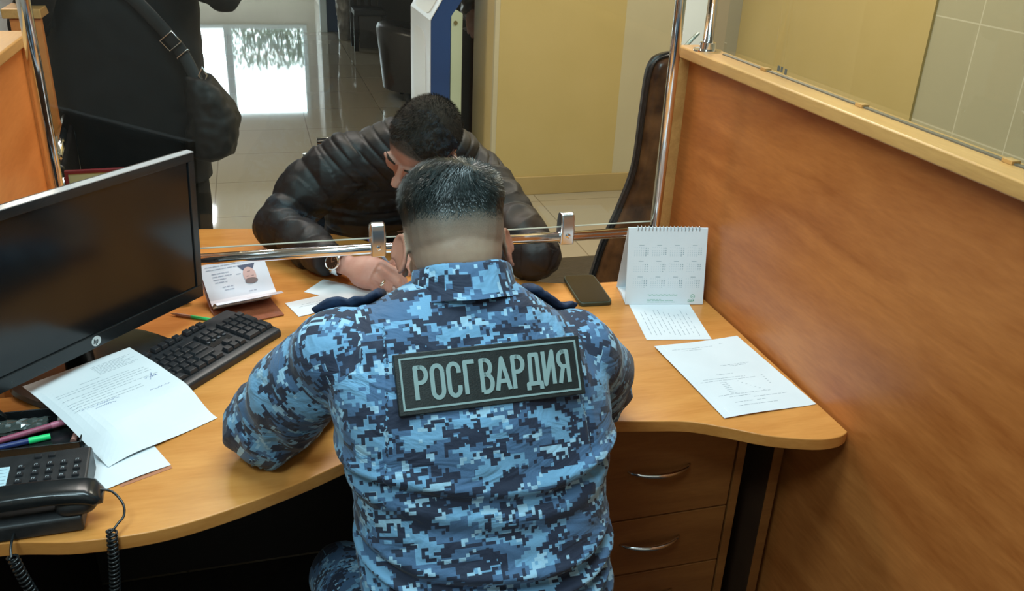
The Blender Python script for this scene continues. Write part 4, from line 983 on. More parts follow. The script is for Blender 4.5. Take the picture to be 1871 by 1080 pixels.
# collar band
ccen = Vector((.281, 1.203, 1.106)); ctil = Matrix.Rotation(R(-30), 3, 'X')
V, Nn, Fs = remeshed(jb, .0045, 7, .5)
segs = [Seg('torso', [(.29, 1.04, .42), (.29, 1.06, .72), (.287, 1.13, .94), (.283, 1.19, 1.06), (.28, 1.20, 1.12)], [.17, .17, .175, .15, .08], 0, 0),
        Seg('arm_l', [gLA[0]]+gLA[1:], [.066, .066, .062, .055, .045], 3.1, .37), Seg('arm_r', [gRA[0]]+gRA[1:], [.066, .066, .062, .055, .045], 6.3, 1.91)]
sid, along, angl, rad, best = param(V, segs)
disp = np.zeros(len(V))
for i, (x, y, z) in enumerate(V):
    n0 = nz(x*5, y*5, z*5+3)
    if sid[i] == 0:
        lowk = max(0, min(1, (.90-z)/.16))
        # belt gathers: nearly horizontal creases round the waist
        wav = z+.012*math.sin((x-.29)*9+1)+.10*n0*.18+.05*(x-.29)*-1.0*.2
        f_ = 0
        for zc, am, wd in ((.872, .020, .008), (.835, .004, .010), (.765, .009, .009), (.735, .010, .008), (.708, .008, .008), (.662, .010, .011), (.61, .008, .012)):
            fade = 1.0+.9*nz(x*6+zc*40, y*4, 1.7)
            f_ -= 1.7*am*max(0, min(1.2, fade))*math.exp(-((wav-zc)/wd)**2)
            f_ += am*1.3*max(0, min(1.2, fade))*math.exp(-((wav-zc-wd*1.9)/(wd*1.3))**2)
        disp[i] = f_*(.35+.65*lowk) + .006*n0*(.4+.6*lowk)
        if z > .9: disp[i] += .0035*nz(x*12, y*6, z*7)
        # shoulder-blade yoke seams
        for sx in (-1, 1):
            d = abs((x-.285)-sx*(.158-.10*(z-.9)))
            if y < 1.14 and z > .86: disp[i] -= .0035*math.exp(-(d/.0035)**2); disp[i] += .0015*math.exp(-((d-.009)/.006)**2)
    else:
        s_ = along[i]; a = angl[i]; sg = segs[sid[i]]
        eb_ = math.exp(-((s_-.27)/.11)**2)
        r_ = 1-abs(nz(s_*22+1.5*math.sin(a), a*.9+sid[i]*5, 2.3))*2
        disp[i] = eb_*.009*(r_-.35) + .006*n0 + .003*nz(x*20, y*20, z*20)
    disp[i] *= 1
V2 = V+Nn*disp[:, None]
torso = np.array([not (abs(x-.285) > .168+.10*max(0, 1.0-z)*0 and (best[i] < 9) and (z > .93 or sid[i] > 0)) for i, (x, y, z) in enumerate(V)])
d3 = []
for k_, A in ((1, gLA), (2, gRA)): pass
sid2 = np.where(V[:, 0] < .285, 1, 2)
sc1 = param(V, [segs[1]])[4]; sc2 = param(V, [segs[2]])[4]; torso = torso | (np.minimum(sc1, sc2) > 1.38)
segs[1] = Seg('arm_l', [(.22, 1.11, 1.09)]+gLA, [.066]*6, 3.1, .37); segs[2] = Seg('arm_r', [(.345, 1.11, 1.09)]+gRA, [.066]*6, 6.3, 1.91)
for k_ in (1, 2):
    ss_, al_, an_, ra_, be_ = param(V, [segs[k_]]); mk = sid2 == k_; along[mk] = al_[mk]; angl[mk] = an_[mk]
uv = uv_for(V2, Fs, segs, sid2, along, angl, torso)
jk = from_arrays('uniform_jacket', V2, Fs, M['camo'], guard, uv=uv)
# stand-up collar
cb_ = MB(); prof = []
NR = 44; rr2 = []
for h, ro, ri in ((-.022, .080, .060), (.0, .077, .060), (.020, .074, .062), (.026, .0715, .066)):
    rr2.append((h, ro))
outer = []; 
for h, ro in ((-.03, .086), (-.012, .080), (.008, .0765), (.022, .0745), (.0265, .0720), (.024, .0690), (.008, .0690), (-.02, .070)):
    outer.append([ccen+ctil @ Vector((ro*1.03*math.cos(2*math.pi*i/NR), ro*.95*math.sin(2*math.pi*i/NR), h+.0015*math.sin(5*2*math.pi*i/NR))) for i in range(NR)])
cb_.loft(outer, cap=False)
co = cb_.build('collar', M['camo'], guard, smooth=True)
l = co.data.uv_layers.new(name='UVMap'); uvc = []
for j in range(len(outer)-1):
    for i in range(NR):
        for jj, ii in ((j, i), (j, i+1), (j+1, i+1), (j+1, i)): uvc.append((9.3+ii*2*math.pi*.075/NR, .011*jj))
l.data.foreach_set('uv', np.array(uvc, dtype=np.float32).ravel())
# shoulder straps
bvhj = bvhtree.BVHTree.FromPolygons([tuple(v) for v in V2], Fs)
for sx, a, b in ((-1, (.165, 1.245, 1.12), (.068, 1.262, 1.06)), (1, (.395, 1.240, 1.10), (.468, 1.235, 1.03))):
    a = Vector(a); b = Vector(b); sm_ = MB(); rg = []
    for i in range(13):
        t = i/12; p = a.lerp(b, t); h = bvhj.ray_cast(p+Vector((0, 0, .2)), Vector((0, 0, -1))); 
        q = h[0] if h[0] is not None else p
        wd = .030 if t < .9 else .022; e = .0028*nz(t*9, sx, 0)
        nn = h[1] if h[1] is not None else Vector((0, 0, 1)); side = (b-a).normalized().cross(nn).normalized()
        rg.append([q+side*(wd*math.cos(ang_))+nn*(.006+.006*math.sin(ang_)*1.2+e+.003) for ang_ in [2*math.pi*j/14 for j in range(14)]])
    sm_.loft(rg); s_o = sm_.build('shoulder_strap', M['camo_dark'] if 'camo_dark' in M else noisy('navy_strap_cloth', (.012, .018, .045), (.03, .05, .10), 60, .75), guard, smooth=True)
# back patch with raised lettering
pc = Vector((.2915, 1.085, 1.010)); pn = Vector((.0, -math.cos(R(33)), math.sin(R(33)))); pu = Vector((1, .0, 0.0)); 
ra = R(.8); pu = (Vector((math.cos(ra), 0, math.sin(ra)))-pn*0); pu = (pu-pn*pu.dot(pn)).normalized(); pv = pn.cross(pu)
hit = bvhj.ray_cast(pc+pn*.2, -pn); 
offs = []
for a in (-.12, -.06, 0, .06, .12):
    for b in (-.035, 0, .035):
        hh = bvhj.ray_cast(pc+pu*a+pv*b+pn*.2, -pn)
        if hh[0] is not None: offs.append(((hh[0]-pc).dot(pn), a))
mx_ = max(o_ for o_, a in offs if abs(a) < .07); edge = max(o_ for o_, a in offs if abs(a) > .1); print('PATCH', [round(o_, 4) for o_, a in offs])
kap = max(0, (mx_-edge)/.12**2)*.6
def pfn(u, v, h): return pc+pu*u+pv*v+pn*(mx_+h-kap*u*u)
PWd, PHt = .274, .0865
mbp = MB(); nn_ = 24
def grid(mb, u0, u1, v0, v1, h0, h1, n=24, mi=0):
    top = [pfn(u0+(u1-u0)*i/n, v, h1) for v in (v0, v1) for i in range(n+1)]; bot = [pfn(u0+(u1-u0)*i/n, v, h0) for v in (v0, v1) for i in range(n+1)]
    K = 2*(n+1); fs = []
    for i in range(n): fs += [(i, i+1, n+2+i, n+1+i), (K+i, K+n+1+i, K+n+2+i, K+i+1), (i, K+i, K+i+1, i+1), (n+1+i, n+2+i, K+n+2+i, K+n+1+i)]
    fs += [(0, n+1, K+n+1, K), (n, K+n, K+2*n+1, 2*n+1)]
    mb.add(top+bot, fs, mi)
grid(mbp, -PWd/2, PWd/2, -PHt/2, PHt/2, -.012, .003)
pt = mbp.build('back_patch', M['patch'], guard, bevel=.0015)
bm_ = MB(); i_ = .0065; t_ = .0028
for q in ((-PWd/2+i_, PWd/2-i_, PHt/2-i_-t_, PHt/2-i_), (-PWd/2+i_, PWd/2-i_, -PHt/2+i_, -PHt/2+i_+t_)): grid(bm_, *q, .003, .0038)
for q in ((-PWd/2+i_, -PWd/2+i_+t_, -PHt/2+i_+t_, PHt/2-i_-t_), (PWd/2-i_-t_, PWd/2-i_, -PHt/2+i_+t_, PHt/2-i_-t_)): grid(bm_, *q, .003, .0038, 1)
bm_.build('patch_border', M['patch_grey'], pt)
lt = MB(); text(lt, 'РОСГВАРДИЯ', -.1135, -.0235,   .049, pfn, .0060, .003, .0040, pitch=.476); lt.build('patch_lettering', M['patch_grey'], pt)

# trousers and the stool he sits on
tb = MB()
tb.ell((.29, 1.04, .49), (.19, .15, .11))
TL = [(.20, 1.06, .46), (.13, 1.24, .40), (.09, 1.42, .375), (.09, 1.45, .24), (.10, 1.44, .09)]; TR_ = [(.38, 1.06, .46), (.40, 1.24, .40), (.42, 1.42, .375), (.42, 1.45, .24), (.41, 1.44, .09)]
for T_ in (TL, TR_): tb.tube(T_, [.092, .085, .070, .060, .048], 22)
V, Nn, Fs = remeshed(tb, .007, 5)
segs2 = [Seg('l', TL, [.09, .085, .07, .06, .05], 12.2, .4), Seg('r', TR_, [.09, .085, .07, .06, .05], 14.4, 1.3)]
sid, along, angl, rad, best = param(V, segs2)
dsp = np.array([.006*nz(x*14, y*10, z*14) for x, y, z in V]); V = V+Nn*dsp[:, None]
from_arrays('trousers', V, Fs, M['camo'], guard, uv=uv_for(V, Fs, segs2, sid, along, angl))
for T_ in (TL, TR_):
    a = Vector(T_[-1]); bt = MB(); bt.tube([a+Vector((0, -.01, .06)), a+Vector((0, -.01, -.01)), a+Vector((0, .02, -.045)), a+Vector((0, .11, -.055)), a+Vector((0, .19, -.06))], [.055, .052, .045, .040, .022], 16); bt.build('boot', M['black'], guard, smooth=True)
stl = thing('office_stool', (.29, 1.03, 0), 'black round stool under the person in camouflage uniform', 'stool')
MB().tube([(.29, 1.03, z) for z in (.30, .305, .345, .352)], [.16, .185, .185, .15], 32).build('seat', M['black'], stl, smooth=True)
MB().cyl((.29, 1.03, .04), (.29, 1.03, .299), .022, 16).build('column', M['chrome'], stl, smooth=True)
for i in range(5):
    a = 2*math.pi*i/5+.3; MB().tube([(.29, 1.03, .075), (.29+.24*math.cos(a), 1.03+.24*math.sin(a), .05)], [.022, .014], 10).build('leg', M['black'], stl, smooth=True)
    c = Vector((.29+.235*math.cos(a), 1.03+.235*math.sin(a), .0265)); MB().cyl(c+Vector((-.012, 0, 0)), c+Vector((.012, 0, 0)), .020, 16).build('castor', M['black_gloss'], stl, smooth=True)
# ------------------------------------------------------------------ the visitor in a black puffer jacket, writing
cF = Vector((-.68, -.47, -.56)); cR_ = frame(cF, (-.383, -.811, .442)); cC = Vector((.380, 2.085, 1.078)); cK = .99
mb = MB(); head_prims(mb, cC, cR_, (.405, 2.235, 1.03), .058, cK, 2.25)
cLA = [(.225, 2.325, .975), (.115, 2.325, .90), (.035, 2.265, .822), (.105, 2.155, .800), (.178, 2.048, .792)]   # his right arm
cRA = [(.565, 2.30, .925), (.612, 2.16, .855), (.650, 2.00, .803), (.56, 2.045, .792), (.475, 2.065, .782)]
mb.tube([(.405, 2.26, 1.02), (.39, 2.36, .95), (.37, 2.46, .75), (.37, 2.52, .52)], [.05, .09, .10, .10], 20)
for A in (cLA, cRA): mb.tube([(.40, 2.32, .96)]+A, [.04, .04, .036, .034, .031, .026], 14)
W_ = Vector((.186, 2.018, .800)); hx = Vector((.79, -.61, -.08)).normalized(); hz = Vector((-.10, -.60, .78)); hz = (hz-hx*hz.dot(hx)).normalized(); hy = hz.cross(hx)
Hc = Matrix((hx, hy, hz)).transposed()
tips, HP = hand_prims(mb, W_, Hc, 1, [(24, 50, 24, -1), (34, 52, 26, -2), (42, 54, 28, -4), (48, 54, 28, -8)], thumb=((.030, .030, -.018), (.062, .034, -.038), (.092, .022, -.052)), k=1.06, pal=.80)
mb.tube([cLA[-1], W_-hx*.02], [.027, .026], 16)
W2 = Vector((.440, 2.085, .787)); h2x = Vector((-.97, -.10, -.08)).normalized(); h2z = Vector((.0, -.25, .95)); h2z = (h2z-h2x*h2z.dot(h2x)).normalized(); h2y = -(h2z.cross(h2x))
hand_prims(mb, W2, Matrix((h2x, h2y, h2z)).transposed(), 1, [(18, 22, 12, 5), (20, 24, 14, 1), (22, 26, 14, -3), (26, 26, 14, -8)], k=.96)
V, Nn, Fs = remeshed(mb, .0030, 3)
loc = (V-np.array(cC)) @ np.array(cR_)/cK
hd = np.linalg.norm(V-np.array(cC), axis=1) < .15
st_ = np.clip((loc[:, 2]-.022+.0*loc[:, 1])/.03, 0, 1)*np.clip((.085-loc[:, 1]+np.clip(loc[:, 2]-.06, 0, 1)*1.2)/.02, 0, 1)*hd
client = from_arrays('person', V, Fs, M['skin_client'], origin=(.37, 2.5, .42), attr=st_)
tag(client, 'person in black quilted puffer jacket bending over the desk behind the glass and writing', 'person')
bvc = bvhtree.BVHTree.FromPolygons([tuple(v) for v in V], Fs); inv = cR_.inverted()
rnd = random.Random(8); S = []; cap_v = []; ok = {}; cap_f = []; nu, nv = 64, 30
def cscalp(th, ph):
    d = cR_ @ Vector((math.sin(ph)*math.cos(th), math.sin(ph)*math.sin(th), math.cos(ph))); o_ = cC+cR_ @ Vector((0, -.008, .02)); h = bvc.ray_cast(o_+d*.25, -d); return h[0], h[1]
def chl(l): # hairline: forehead edge with receding corners, sides above the ears
    if l.y > .03: return .068+.020*math.cos(abs(l.x)*45) if abs(l.x) < .06 else .045
    return .020 if l.y > -.03 else -.015
for j in range(nv+1):
    ph = R(100)*j/nv
    for i in range(nu):
        h, n = cscalp(2*math.pi*i/nu, max(ph, .02)); l = (inv @ (h-cC))/cK; t = max(0, min(1, (l.z-chl(l))/.02))
        cap_v.append(h+n*(-.002+.0045*t**.7)); ok[(j, i)] = l.z > chl(l)-.006
for j in range(nv):
    for i in range(nu):
        if ok[(j, i)] and ok[(j+1, i)] and ok[(j, (i+1) % nu)]: cap_f.append((j*nu+i, (j+1)*nu+i, (j+1)*nu+(i+1) % nu, j*nu+(i+1) % nu))
for _ in range(13000):
    ph = math.acos(1-rnd.random()*1.15); th = rnd.uniform(0, 2*math.pi); h, n = cscalp(th, ph)
    if h is None: continue
    l = (inv @ (h-cC))/cK
    if l.z < chl(l)-.006*rnd.random(): continue
    t = max(0, min(1, (l.z-chl(l))/.03)); dv = cR_ @ Vector((l.x*2, .6+l.y*2, -.1)); dv = dv-n*dv.dot(n); dr = (dv.normalized()+Vector((rnd.gauss(0, .3), rnd.gauss(0, .3), rnd.gauss(0, .3)))).normalized()
    a = h+n*(.0015+.001*t); L_ = .002+.004*t; S.append((a, a+(dr*.4+n*.55)*L_, a+(dr*.9+n*.9)*L_, n))
hm = hair_strands(S, 0, .00045); hm.add(cap_v, cap_f, 0); ho = hm.build('hair', M['hair_client'], client); ho['kind'] = 'stuff'
def cp(x, y, z): return cC+cR_ @ Vector((x*cK, y*cK, z*cK))
eb = MB()
for s in (-1, 1): eb.tube([cp(s*.014, .0955, .024), cp(s*.032, .0945, .031), cp(s*.050, .081, .026)], [.002, .0036, .0018], 8)
eb.build('eyebrows', M['hair_client'], client, smooth=True)

jb = MB(); rings = []
for z, cx, cyy, rx, ry in [(.50, .37, 2.56, .19, .14), (.60, .37, 2.55, .20, .145), (.72, .37, 2.52, .205, .145), (.82, .375, 2.47, .21, .145), (.90, .385, 2.42, .215, .135), (.96, .395, 2.37, .21, .125), (1.00, .40, 2.335, .20, .11), (1.035, .405, 2.315, .165, .092), (1.06, .408, 2.30, .12, .075), (1.08, .41, 2.285, .085, .065)]:
    rings.append([Vector((cx+x, cyy+y, z+.16*y-.05*(x if x > 0 else 0))) for x, y in (sup(rx, ry, .8, 2*math.pi*i/48) for i in range(48))])
jb.loft(rings)
jb.tube([(cLA[0][0]+.06, 2.335, .98)]+cLA[:4]+[W_-hx*.060], [.072, .082, .078, .068, .054, .037], 28)
jb.tube([(cRA[0][0]-.05, 2.32, .96)]+cRA[:4]+[(.49, 2.062, .785)], [.072, .082, .078, .070, .052, .040], 28)
jb.ell((.407, 2.262, 1.055), (.082, .070, .045), Matrix.Rotation(R(35), 3, 'X')); jb.ell(cLA[2], (.068, .066, .062)); jb.ell(cRA[2], (.068, .068, .060))
V, Nn, Fs = remeshed(jb, .0038, 7)
sgs = [Seg('t', [(.37, 2.55, .5), (.39, 2.40, .92), (.41, 2.28, 1.07)], [.17, .17, .10]), Seg('l', cLA, [.075, .072, .062, .05, .04]), Seg('r', cRA, [.075, .072, .064, .05, .04])]
sid, along, angl, rad, best = param(V, sgs); disp = np.zeros(len(V))
for i, (x, y, z) in enumerate(V):
    if sid[i] == 0 or (z > .93 and along[i] < .05):
        if z > .90 and y < 2.42:
            q = (x+.9*(z-.95)) if x < .42 else (-x+.9*(z-.95)); ph = (q/.043) % 1.0
        else: ph = ((z+.015*math.sin(x*9))/.075) % 1.0
        disp[i] = .0055*(1-abs(2*ph-1)**5)-.004
    else:
        a = angl[i]; ph = ((along[i]+.010*math.sin(a+1))/.105) % 1.0
        disp[i] = .0065*(1-abs(2*ph-1)**4)-.004
        disp[i] += .006*(1-2*abs(nz(along[i]*18, a*1.1, sid[i]*3)))*.8
    disp[i] += .004*nz(x*9, y*9, z*9)+.002*nz(x*30, y*30, z*30)
V2 = V+Nn*disp[:, None]
from_arrays('puffer_jacket', V2, Fs, M['puffer'], client)
tb = MB(); tb.ell((.37, 2.55, .50), (.18, .15, .10))
for sx in (-1, 1): tb.tube([(.37+sx*.09, 2.54, .50), (.37+sx*.11, 2.33, .50), (.37+sx*.12, 2.13, .50), (.37+sx*.12, 2.10, .28), (.37+sx*.12, 2.13, .09)], [.092, .085, .070, .058, .048], 20)
V, Nn, Fs = remeshed(tb, .008, 4); from_arrays('trousers', V, Fs, M['black_cloth'], client)
def boot(parent, a, dy, m_='black'):
    a = Vector(a); bt = MB(); bt.tube([a+Vector((0, -dy*.01, .06)), a+Vector((0, -dy*.01, -.01)), a+Vector((0, dy*.02, -.045)), a+Vector((0, dy*.11, -.055)), a+Vector((0, dy*.19, -.06))], [.055, .052, .045, .040, .022], 16); bt.build('boot', M[m_], parent, smooth=True)
for sx in (-1, 1): boot(client, (.37+sx*.12, 2.13, .09), -1)
# watch and ring
wt = MB(); wc = W_-hx*.030; n = 28
wt.loft([[wc+hx*o_+hy*(.0315*k_*math.cos(2*math.pi*i/n))+hz*(.0265*k_*math.sin(2*math.pi*i/n)) for i in range(n)] for o_, k_ in ((-.010, 1.0), (-.009, 1.06), (.009, 1.06), (.010, 1.0))], cap=False)
wa = wt.build('wristwatch', M['chrome_soft'], client, smooth=True)
dcn = wc+hz*.024-hy*.016; dn = (hz-hy*.62).normalized(); dx = hx; dyv = dn.cross(dx)
MB().loft([[dcn+dx*(.0195*k_*math.cos(2*math.pi*i/n))+dyv*(.0195*k_*math.sin(2*math.pi*i/n))+dn*h for i in range(n)] for k_, h in ((.9, .0), (1, .003), (1, .008), (.88, .0105), (.80, .0095))]).build('watch_case', M['chrome'], wa, auto=35)
mbd = MB(); mbd.add([dcn+dx*(.0158*math.cos(2*math.pi*i/n))+dyv*(.0158*math.sin(2*math.pi*i/n))+dn*.0100 for i in range(n)], [tuple(range(n))], 0)
fnd = lambda u, v, h: dcn+dx*u+dyv*v+dn*(.0101+h)
for k_ in range(12):
    a = 2*math.pi*k_/12; mbd.stroke([(.0115*math.cos(a), .0115*math.sin(a)), (.0142*math.cos(a), .0142*math.sin(a))], .0009, fnd, 0, .0002, 1, False)
mbd.stroke([(0, 0), (.008, .005)], .0009, fnd, 0, .0003, 1, False); mbd.stroke([(0, 0), (-.003, .011)], .0007, fnd, 0, .0004, 1, False)
mbd.build('watch_dial', [mat('watch_dial_brown', (.035, .018, .012), .25), M['chrome']], wa)
# ring round the ring finger's first joint
a0 = R(42); b = Vector((.088*.8, -.010, .001)); d = Vector((math.cos(a0)*math.cos(R(-4)), math.sin(R(-4)), -math.sin(a0))); rc = HP(*(b+d*.022)); dw = (Hc @ d).normalized()
e1 = dw.cross(Vector((0, 0, 1))).normalized(); e2 = dw.cross(e1); rg = MB()
rg.loft([[rc+dw*o_+(e1*math.cos(2*math.pi*i/24)+e2*math.sin(2*math.pi*i/24))*r_ for i in range(24)] for o_, r_ in ((-.003, .0108), (-.0025, .0116), (.0025, .0116), (.003, .0108))], cap=False)
rg.build('silver_ring', mat('silver_ring', (.8, .75, .62), .2, 1), client, smooth=True)
# the pen he writes with
tipc = (tips[0]+HP(.092, .022, -.052))/2
pt_ = Vector((tipc.x+.012, tipc.y-.012, .7525)); pe_ = pt_+(tipc-pt_).normalized()*.02; pax = (tipc-pt_).normalized(); pax = (Vector((.226, 2.055, .872))-pt_).normalized()
pe_ = pt_+pax*.145; print('PEN', tuple(pt_), tuple(pe_), tuple(tipc))
rod('ballpoint_pen', pt_, pe_, .0042, 'dark blue ballpoint pen held in the hand with the wristwatch', 'pen', None, n=12, parts=[('tip', 0, .08, .12, .8, M['chrome_soft']), ('barrel', .08, .72, 1, 1, mat('pen_clear', (.25, .28, .36), .25)), ('end_cap', .72, 1, 1.15, 1.1, mat('pen_blue', (.015, .02, .30), .3))])

# ------------------------------------------------------------------ the standing person in black on the left
mb = MB(); pR = frame((.25, -.95, -.15), (0, 0, 1)); pC = Vector((-.36, 2.93, 1.66))
head_prims(mb, pC, pR, (-.36, 2.98, 1.50), .058, 1, 2.3)
pA = [(-.195, 2.97, 1.41), (-.13, 2.92, 1.37), (-.070, 2.86, 1.335), (-.15, 2.74, 1.43), (-.24, 2.70, 1.55)]
pB_ = [(-.535, 2.97, 1.41), (-.60, 2.93, 1.32), (-.61, 2.88, 1.24), (-.54, 2.76, 1.38), (-.45, 2.71, 1.54)]
mb.tube([(-.36, 3.0, 1.48), (-.36, 3.0, 1.2), (-.36, 3.0, .95)], [.06, .11, .10], 18)
for A in (pA, pB_): mb.tube([(-.36, 3.0, 1.38)]+A, [.04, .04, .038, .034, .030, .026], 12)
for A, sg2, mi in ((pA, 1, -1), (pB_, -1, 1)):
    x = (Vector((-.35, 2.72, 1.64))-Vector(A[-1])).normalized(); z = Vector((sg2*.8, -.5, .2)); z = (z-x*z.dot(x)).normalized(); y = z.cross(x)*(-1 if sg2 > 0 else 1)
    hand_prims(mb, A[-1], Matrix((x, y, z)).transposed(), 1, [(30, 40, 25, 4), (32, 42, 25, 0), (34, 42, 25, -3), (36, 42, 25, -7)])
V, Nn, Fs = remeshed(mb, .004, 4); photog = from_arrays('person', V, Fs, M['skin_client'], origin=(-.36, 3.0, 0), attr=np.zeros(len(V)))
tag(photog, 'person in black clothes standing behind the glass on the left with a shoulder bag', 'person')
hc = MB(); hc.ell(pC+pR @ Vector((0, -.018, .045)), (.082, .098, .084), pR, pw=2.3); hc.build('hair', M['hair_client'], photog, smooth=True)
jb = MB(); rings = []
for z, cx, rx, ry in [(.74, -.385, .222, .14), (.85, -.385, .222, .14), (1.0, -.38, .222, .14), (1.15, -.375, .222, .14), (1.28, -.37, .222, .14), (1.38, -.36, .20, .13), (1.45, -.36, .14, .10), (1.50, -.36, .08, .07)]:
    rings.append([Vector((cx+x, 3.0+y, z)) for x, y in (sup(rx, ry, .8, 2*math.pi*i/40) for i in range(40))])
jb.loft(rings)
for A in (pA, pB_): jb.tube([(-.36+(A[0][0]+.36)*.7, 2.99, 1.40)]+A[:4]+[Vector(A[3]).lerp(Vector(A[4]), .8)], [.07, .072, .062, .056, .050, .040], 24)
V, Nn, Fs = remeshed(jb, .007, 5); V = V+Nn*np.array([.007*nz(x*11, y*11, z*11)+.003*nz(x*26, y*26, z*20) for x, y, z in V])[:, None]
from_arrays('black_jacket', V, Fs, M['black_cloth'], photog)
tb = MB(); tb.ell((-.36, 3.0, .80), (.18, .13, .12))
for sx in (-1, 1): tb.tube([(-.36+sx*.09, 3.0, .82), (-.36+sx*.105, 2.99, .48), (-.36+sx*.11, 3.01, .09)], [.098, .075, .055], 20)
V, Nn, Fs = remeshed(tb, .008, 4); V = V+Nn*np.array([.005*nz(x*14, y*14, z*9) for x, y, z in V])[:, None]; from_arrays('trousers', V, Fs, M['black_cloth'], photog)
for sx in (-1, 1): boot(photog, (-.36+sx*.11, 3.01, .09), -1)
# shoulder bag
bagt = thing('shoulder_bag', (-.14, 2.86, .86), 'black shoulder bag with a buckled strap at the hip of the person in black', 'bag')
bm_ = MB(); rings = []
for z, cx, rx, ry in ((.852, -.160, .035, .05), (.870, -.150, .068, .075), (.92, -.142, .078, .08), (.98, -.137, .078, .08), (1.03, -.140, .066, .072), (1.075, -.157, .050, .06), (1.10, -.165, .035, .045)):
    rings.append([Vector((cx+x, 2.83+y, z)) for x, y in (sup(rx, ry, .75, 2*math.pi*i/36) for i in range(36))])
bm_.loft(rings); V, Nn, Fs = remeshed(bm_, .006, 3); V = V+Nn*np.array([.010*nz(x*15, y*15, z*15)+.004*nz(x*45, y*45, z*40) for x, y, z in V])[:, None]
from_arrays('body', V, Fs, M['bag_black'], bagt)
MB().tube(crom([(-.165, 2.80, 1.08), (-.20, 2.838, 1.16), (-.245, 2.840, 1.23), (-.33, 2.845, 1.33), (-.45, 2.86, 1.42), (-.50, 2.92, 1.475), (-.51, 3.02, 1.475)], 8), .020, 10, flat=.18, ref=(0, 1, 0)).build('strap', M['bag_black'], bagt, smooth=True)
bk = MB(); q0 = Vector((-.232, 2.828, 1.205)); ex = Vector((.78, -.03, .62)).normalized(); ez = Vector((-.62, 0, .78))
bk.tube([q0+ex*a*.022+ez*b_*.019 for a, b_ in ((-1, -1), (1, -1), (1, 1), (-1, 1))], .0022, 8, closed=True)
bk.build('buckle', M['chrome_soft'], bagt, smooth=True)
MB().tube([q0+ex*.022-ez*.052, q0+ex*.020-ez*.046, q0-ex*.020-ez*.046, q0-ex*.022-ez*.052], .0020, 8).build('strap_slider', M['chrome_soft'], bagt, smooth=True)
bk2 = MB(); bk2.tube([(-.150, 2.80, 1.085), (-.140, 2.80, 1.11), (-.150, 2.80, 1.135), (-.163, 2.80, 1.11)], .003, 8, closed=True); bk2.build('strap_ring', M['chrome_soft'], bagt, smooth=True)

# ------------------------------------------------------------------ chairs on the visitor's side
M['brown_leather'] = noisy('glossy_brown_leather', (.03, .010, .005), (.24, .095, .035), 14, .30, .4, 60, detail=6)
M['black_leather'] = noisy('black_leather', (.010, .009, .009), (.020, .018, .018), 30, .32, .4, 90)
ac = thing('leather_armchair', (1.13, 2.55, 0), 'high backed brown leather armchair with black piping, leaning beside the right chrome post', 'chair')
ol = crom([(.93, .40), (.985, .49), (1.022, .63), (1.066, .75), (1.104, .885), (1.112, 1.06), (1.122, 1.19), (1.165, 1.228), (1.235, 1.225), (1.262, 1.15), (1.262, 1.0), (1.250, .85), (1.215, .70), (1.18, .55), (1.15, .40), (.93, .40)], 5)[:-1]
yA = 2.45
def inset(pts, d):
    c = Vector((sum(p[0] for p in pts)/len(pts), sum(p[1] for p in pts)/len(pts))); out = []
    n = len(pts)
    for i in range(n):
        a = Vector(pts[i-1]); b = Vector(pts[(i+1) % n]); t = (b-a).normalized(); nn = Vector((-t.y, t.x)); p = Vector(pts[i])
        if (c-p).dot(nn) < 0 and True: pass
        out.append(tuple(p+nn*d*sgn))
    return out
area_ = sum(ol[i-1][0]*ol[i][1]-ol[i][0]*ol[i-1][1] for i in range(len(ol))); sgn = 1 if area_ > 0 else -1
MB().loft([[Vector((x, y, z)) for x, z in q] for y, q in ((yA+.022, inset(ol, .012)), (yA+.016, ol), (yA, ol), (yA-.008, inset(ol, .010)))]).build('backrest', M['black_leather'], ac, auto=50)
MB().loft([[Vector((x, y, z)) for x, z in q] for y, q in ((yA-.006, inset(ol, .013)), (yA-.018, inset(ol, .017)), (yA-.026, inset(ol, .034)))]).build('back_cushion', M['brown_leather'], ac, auto=60)
MB().tube([(x, yA-.007, z) for x, z in inset(ol, .009)], .0045, 8, closed=True).build('piping', M['black_leather'], ac, smooth=True)
MB().bx((.85, yA-.02, .34), (1.2, yA+.40, .43)).build('seat', M['black_leather'], ac, bevel=.03, seg=4)
for x in (.88, 1.17):
    for y in (yA+.02, yA+.36): MB().cyl((x, y, 0), (x, y, .345), .015, 12).build('leg', M['black'], ac, smooth=True)
def simple_chair(loc, rz, label):
    t = thing('visitor_chair', loc, label, 'chair', world=False, rotz=rz)
    MB().bx((-.23, -.22, .37), (.23, .22, .41)).build('seat', M['black_leather'], t, bevel=.02, seg=3)
    MB().bx((-.22, .20, .55), (.22, .235, .885)).build('backrest', M['black_leather'], t, bevel=.015, seg=3)
    for sx in (-1, 1):
        MB().tube(crom([(sx*.235, -.20, 0), (sx*.235, -.19, .3), (sx*.235, .12, .38), (sx*.235, .215, .55), (sx*.235, .225, .86)], 5), .011, 10).build('side_frame', M['chrome'], t, smooth=True)
        MB().tube([(sx*.235, .13, .37), (sx*.235, .23, 0)], .011, 10).build('leg', M['chrome'], t, smooth=True)
    MB().tube([(-.20, .217, .900), (0, .217, .903), (.20, .217, .900)], [.013, .015, .013], 12).build('top_rail', M['chrome'], t, smooth=True)
    return t
simple_chair((-.715, 2.58, 0), R(-84), 'black visitor chair with a chrome top rail beside the left partition').scale = (1, .9, 1.10)
simple_chair((.37, 2.58, 0), R(180) if False else 0, 'black visitor chair under the person in the puffer jacket')
gt = MB(); gt.tube([(1.036, 2.09, 1.27), (1.046, 2.09, 1.302), (1.064, 2.09, 1.322), (1.084, 2.09, 1.342)], [.008, .0085, .0085, .008], 10, flat=.45)
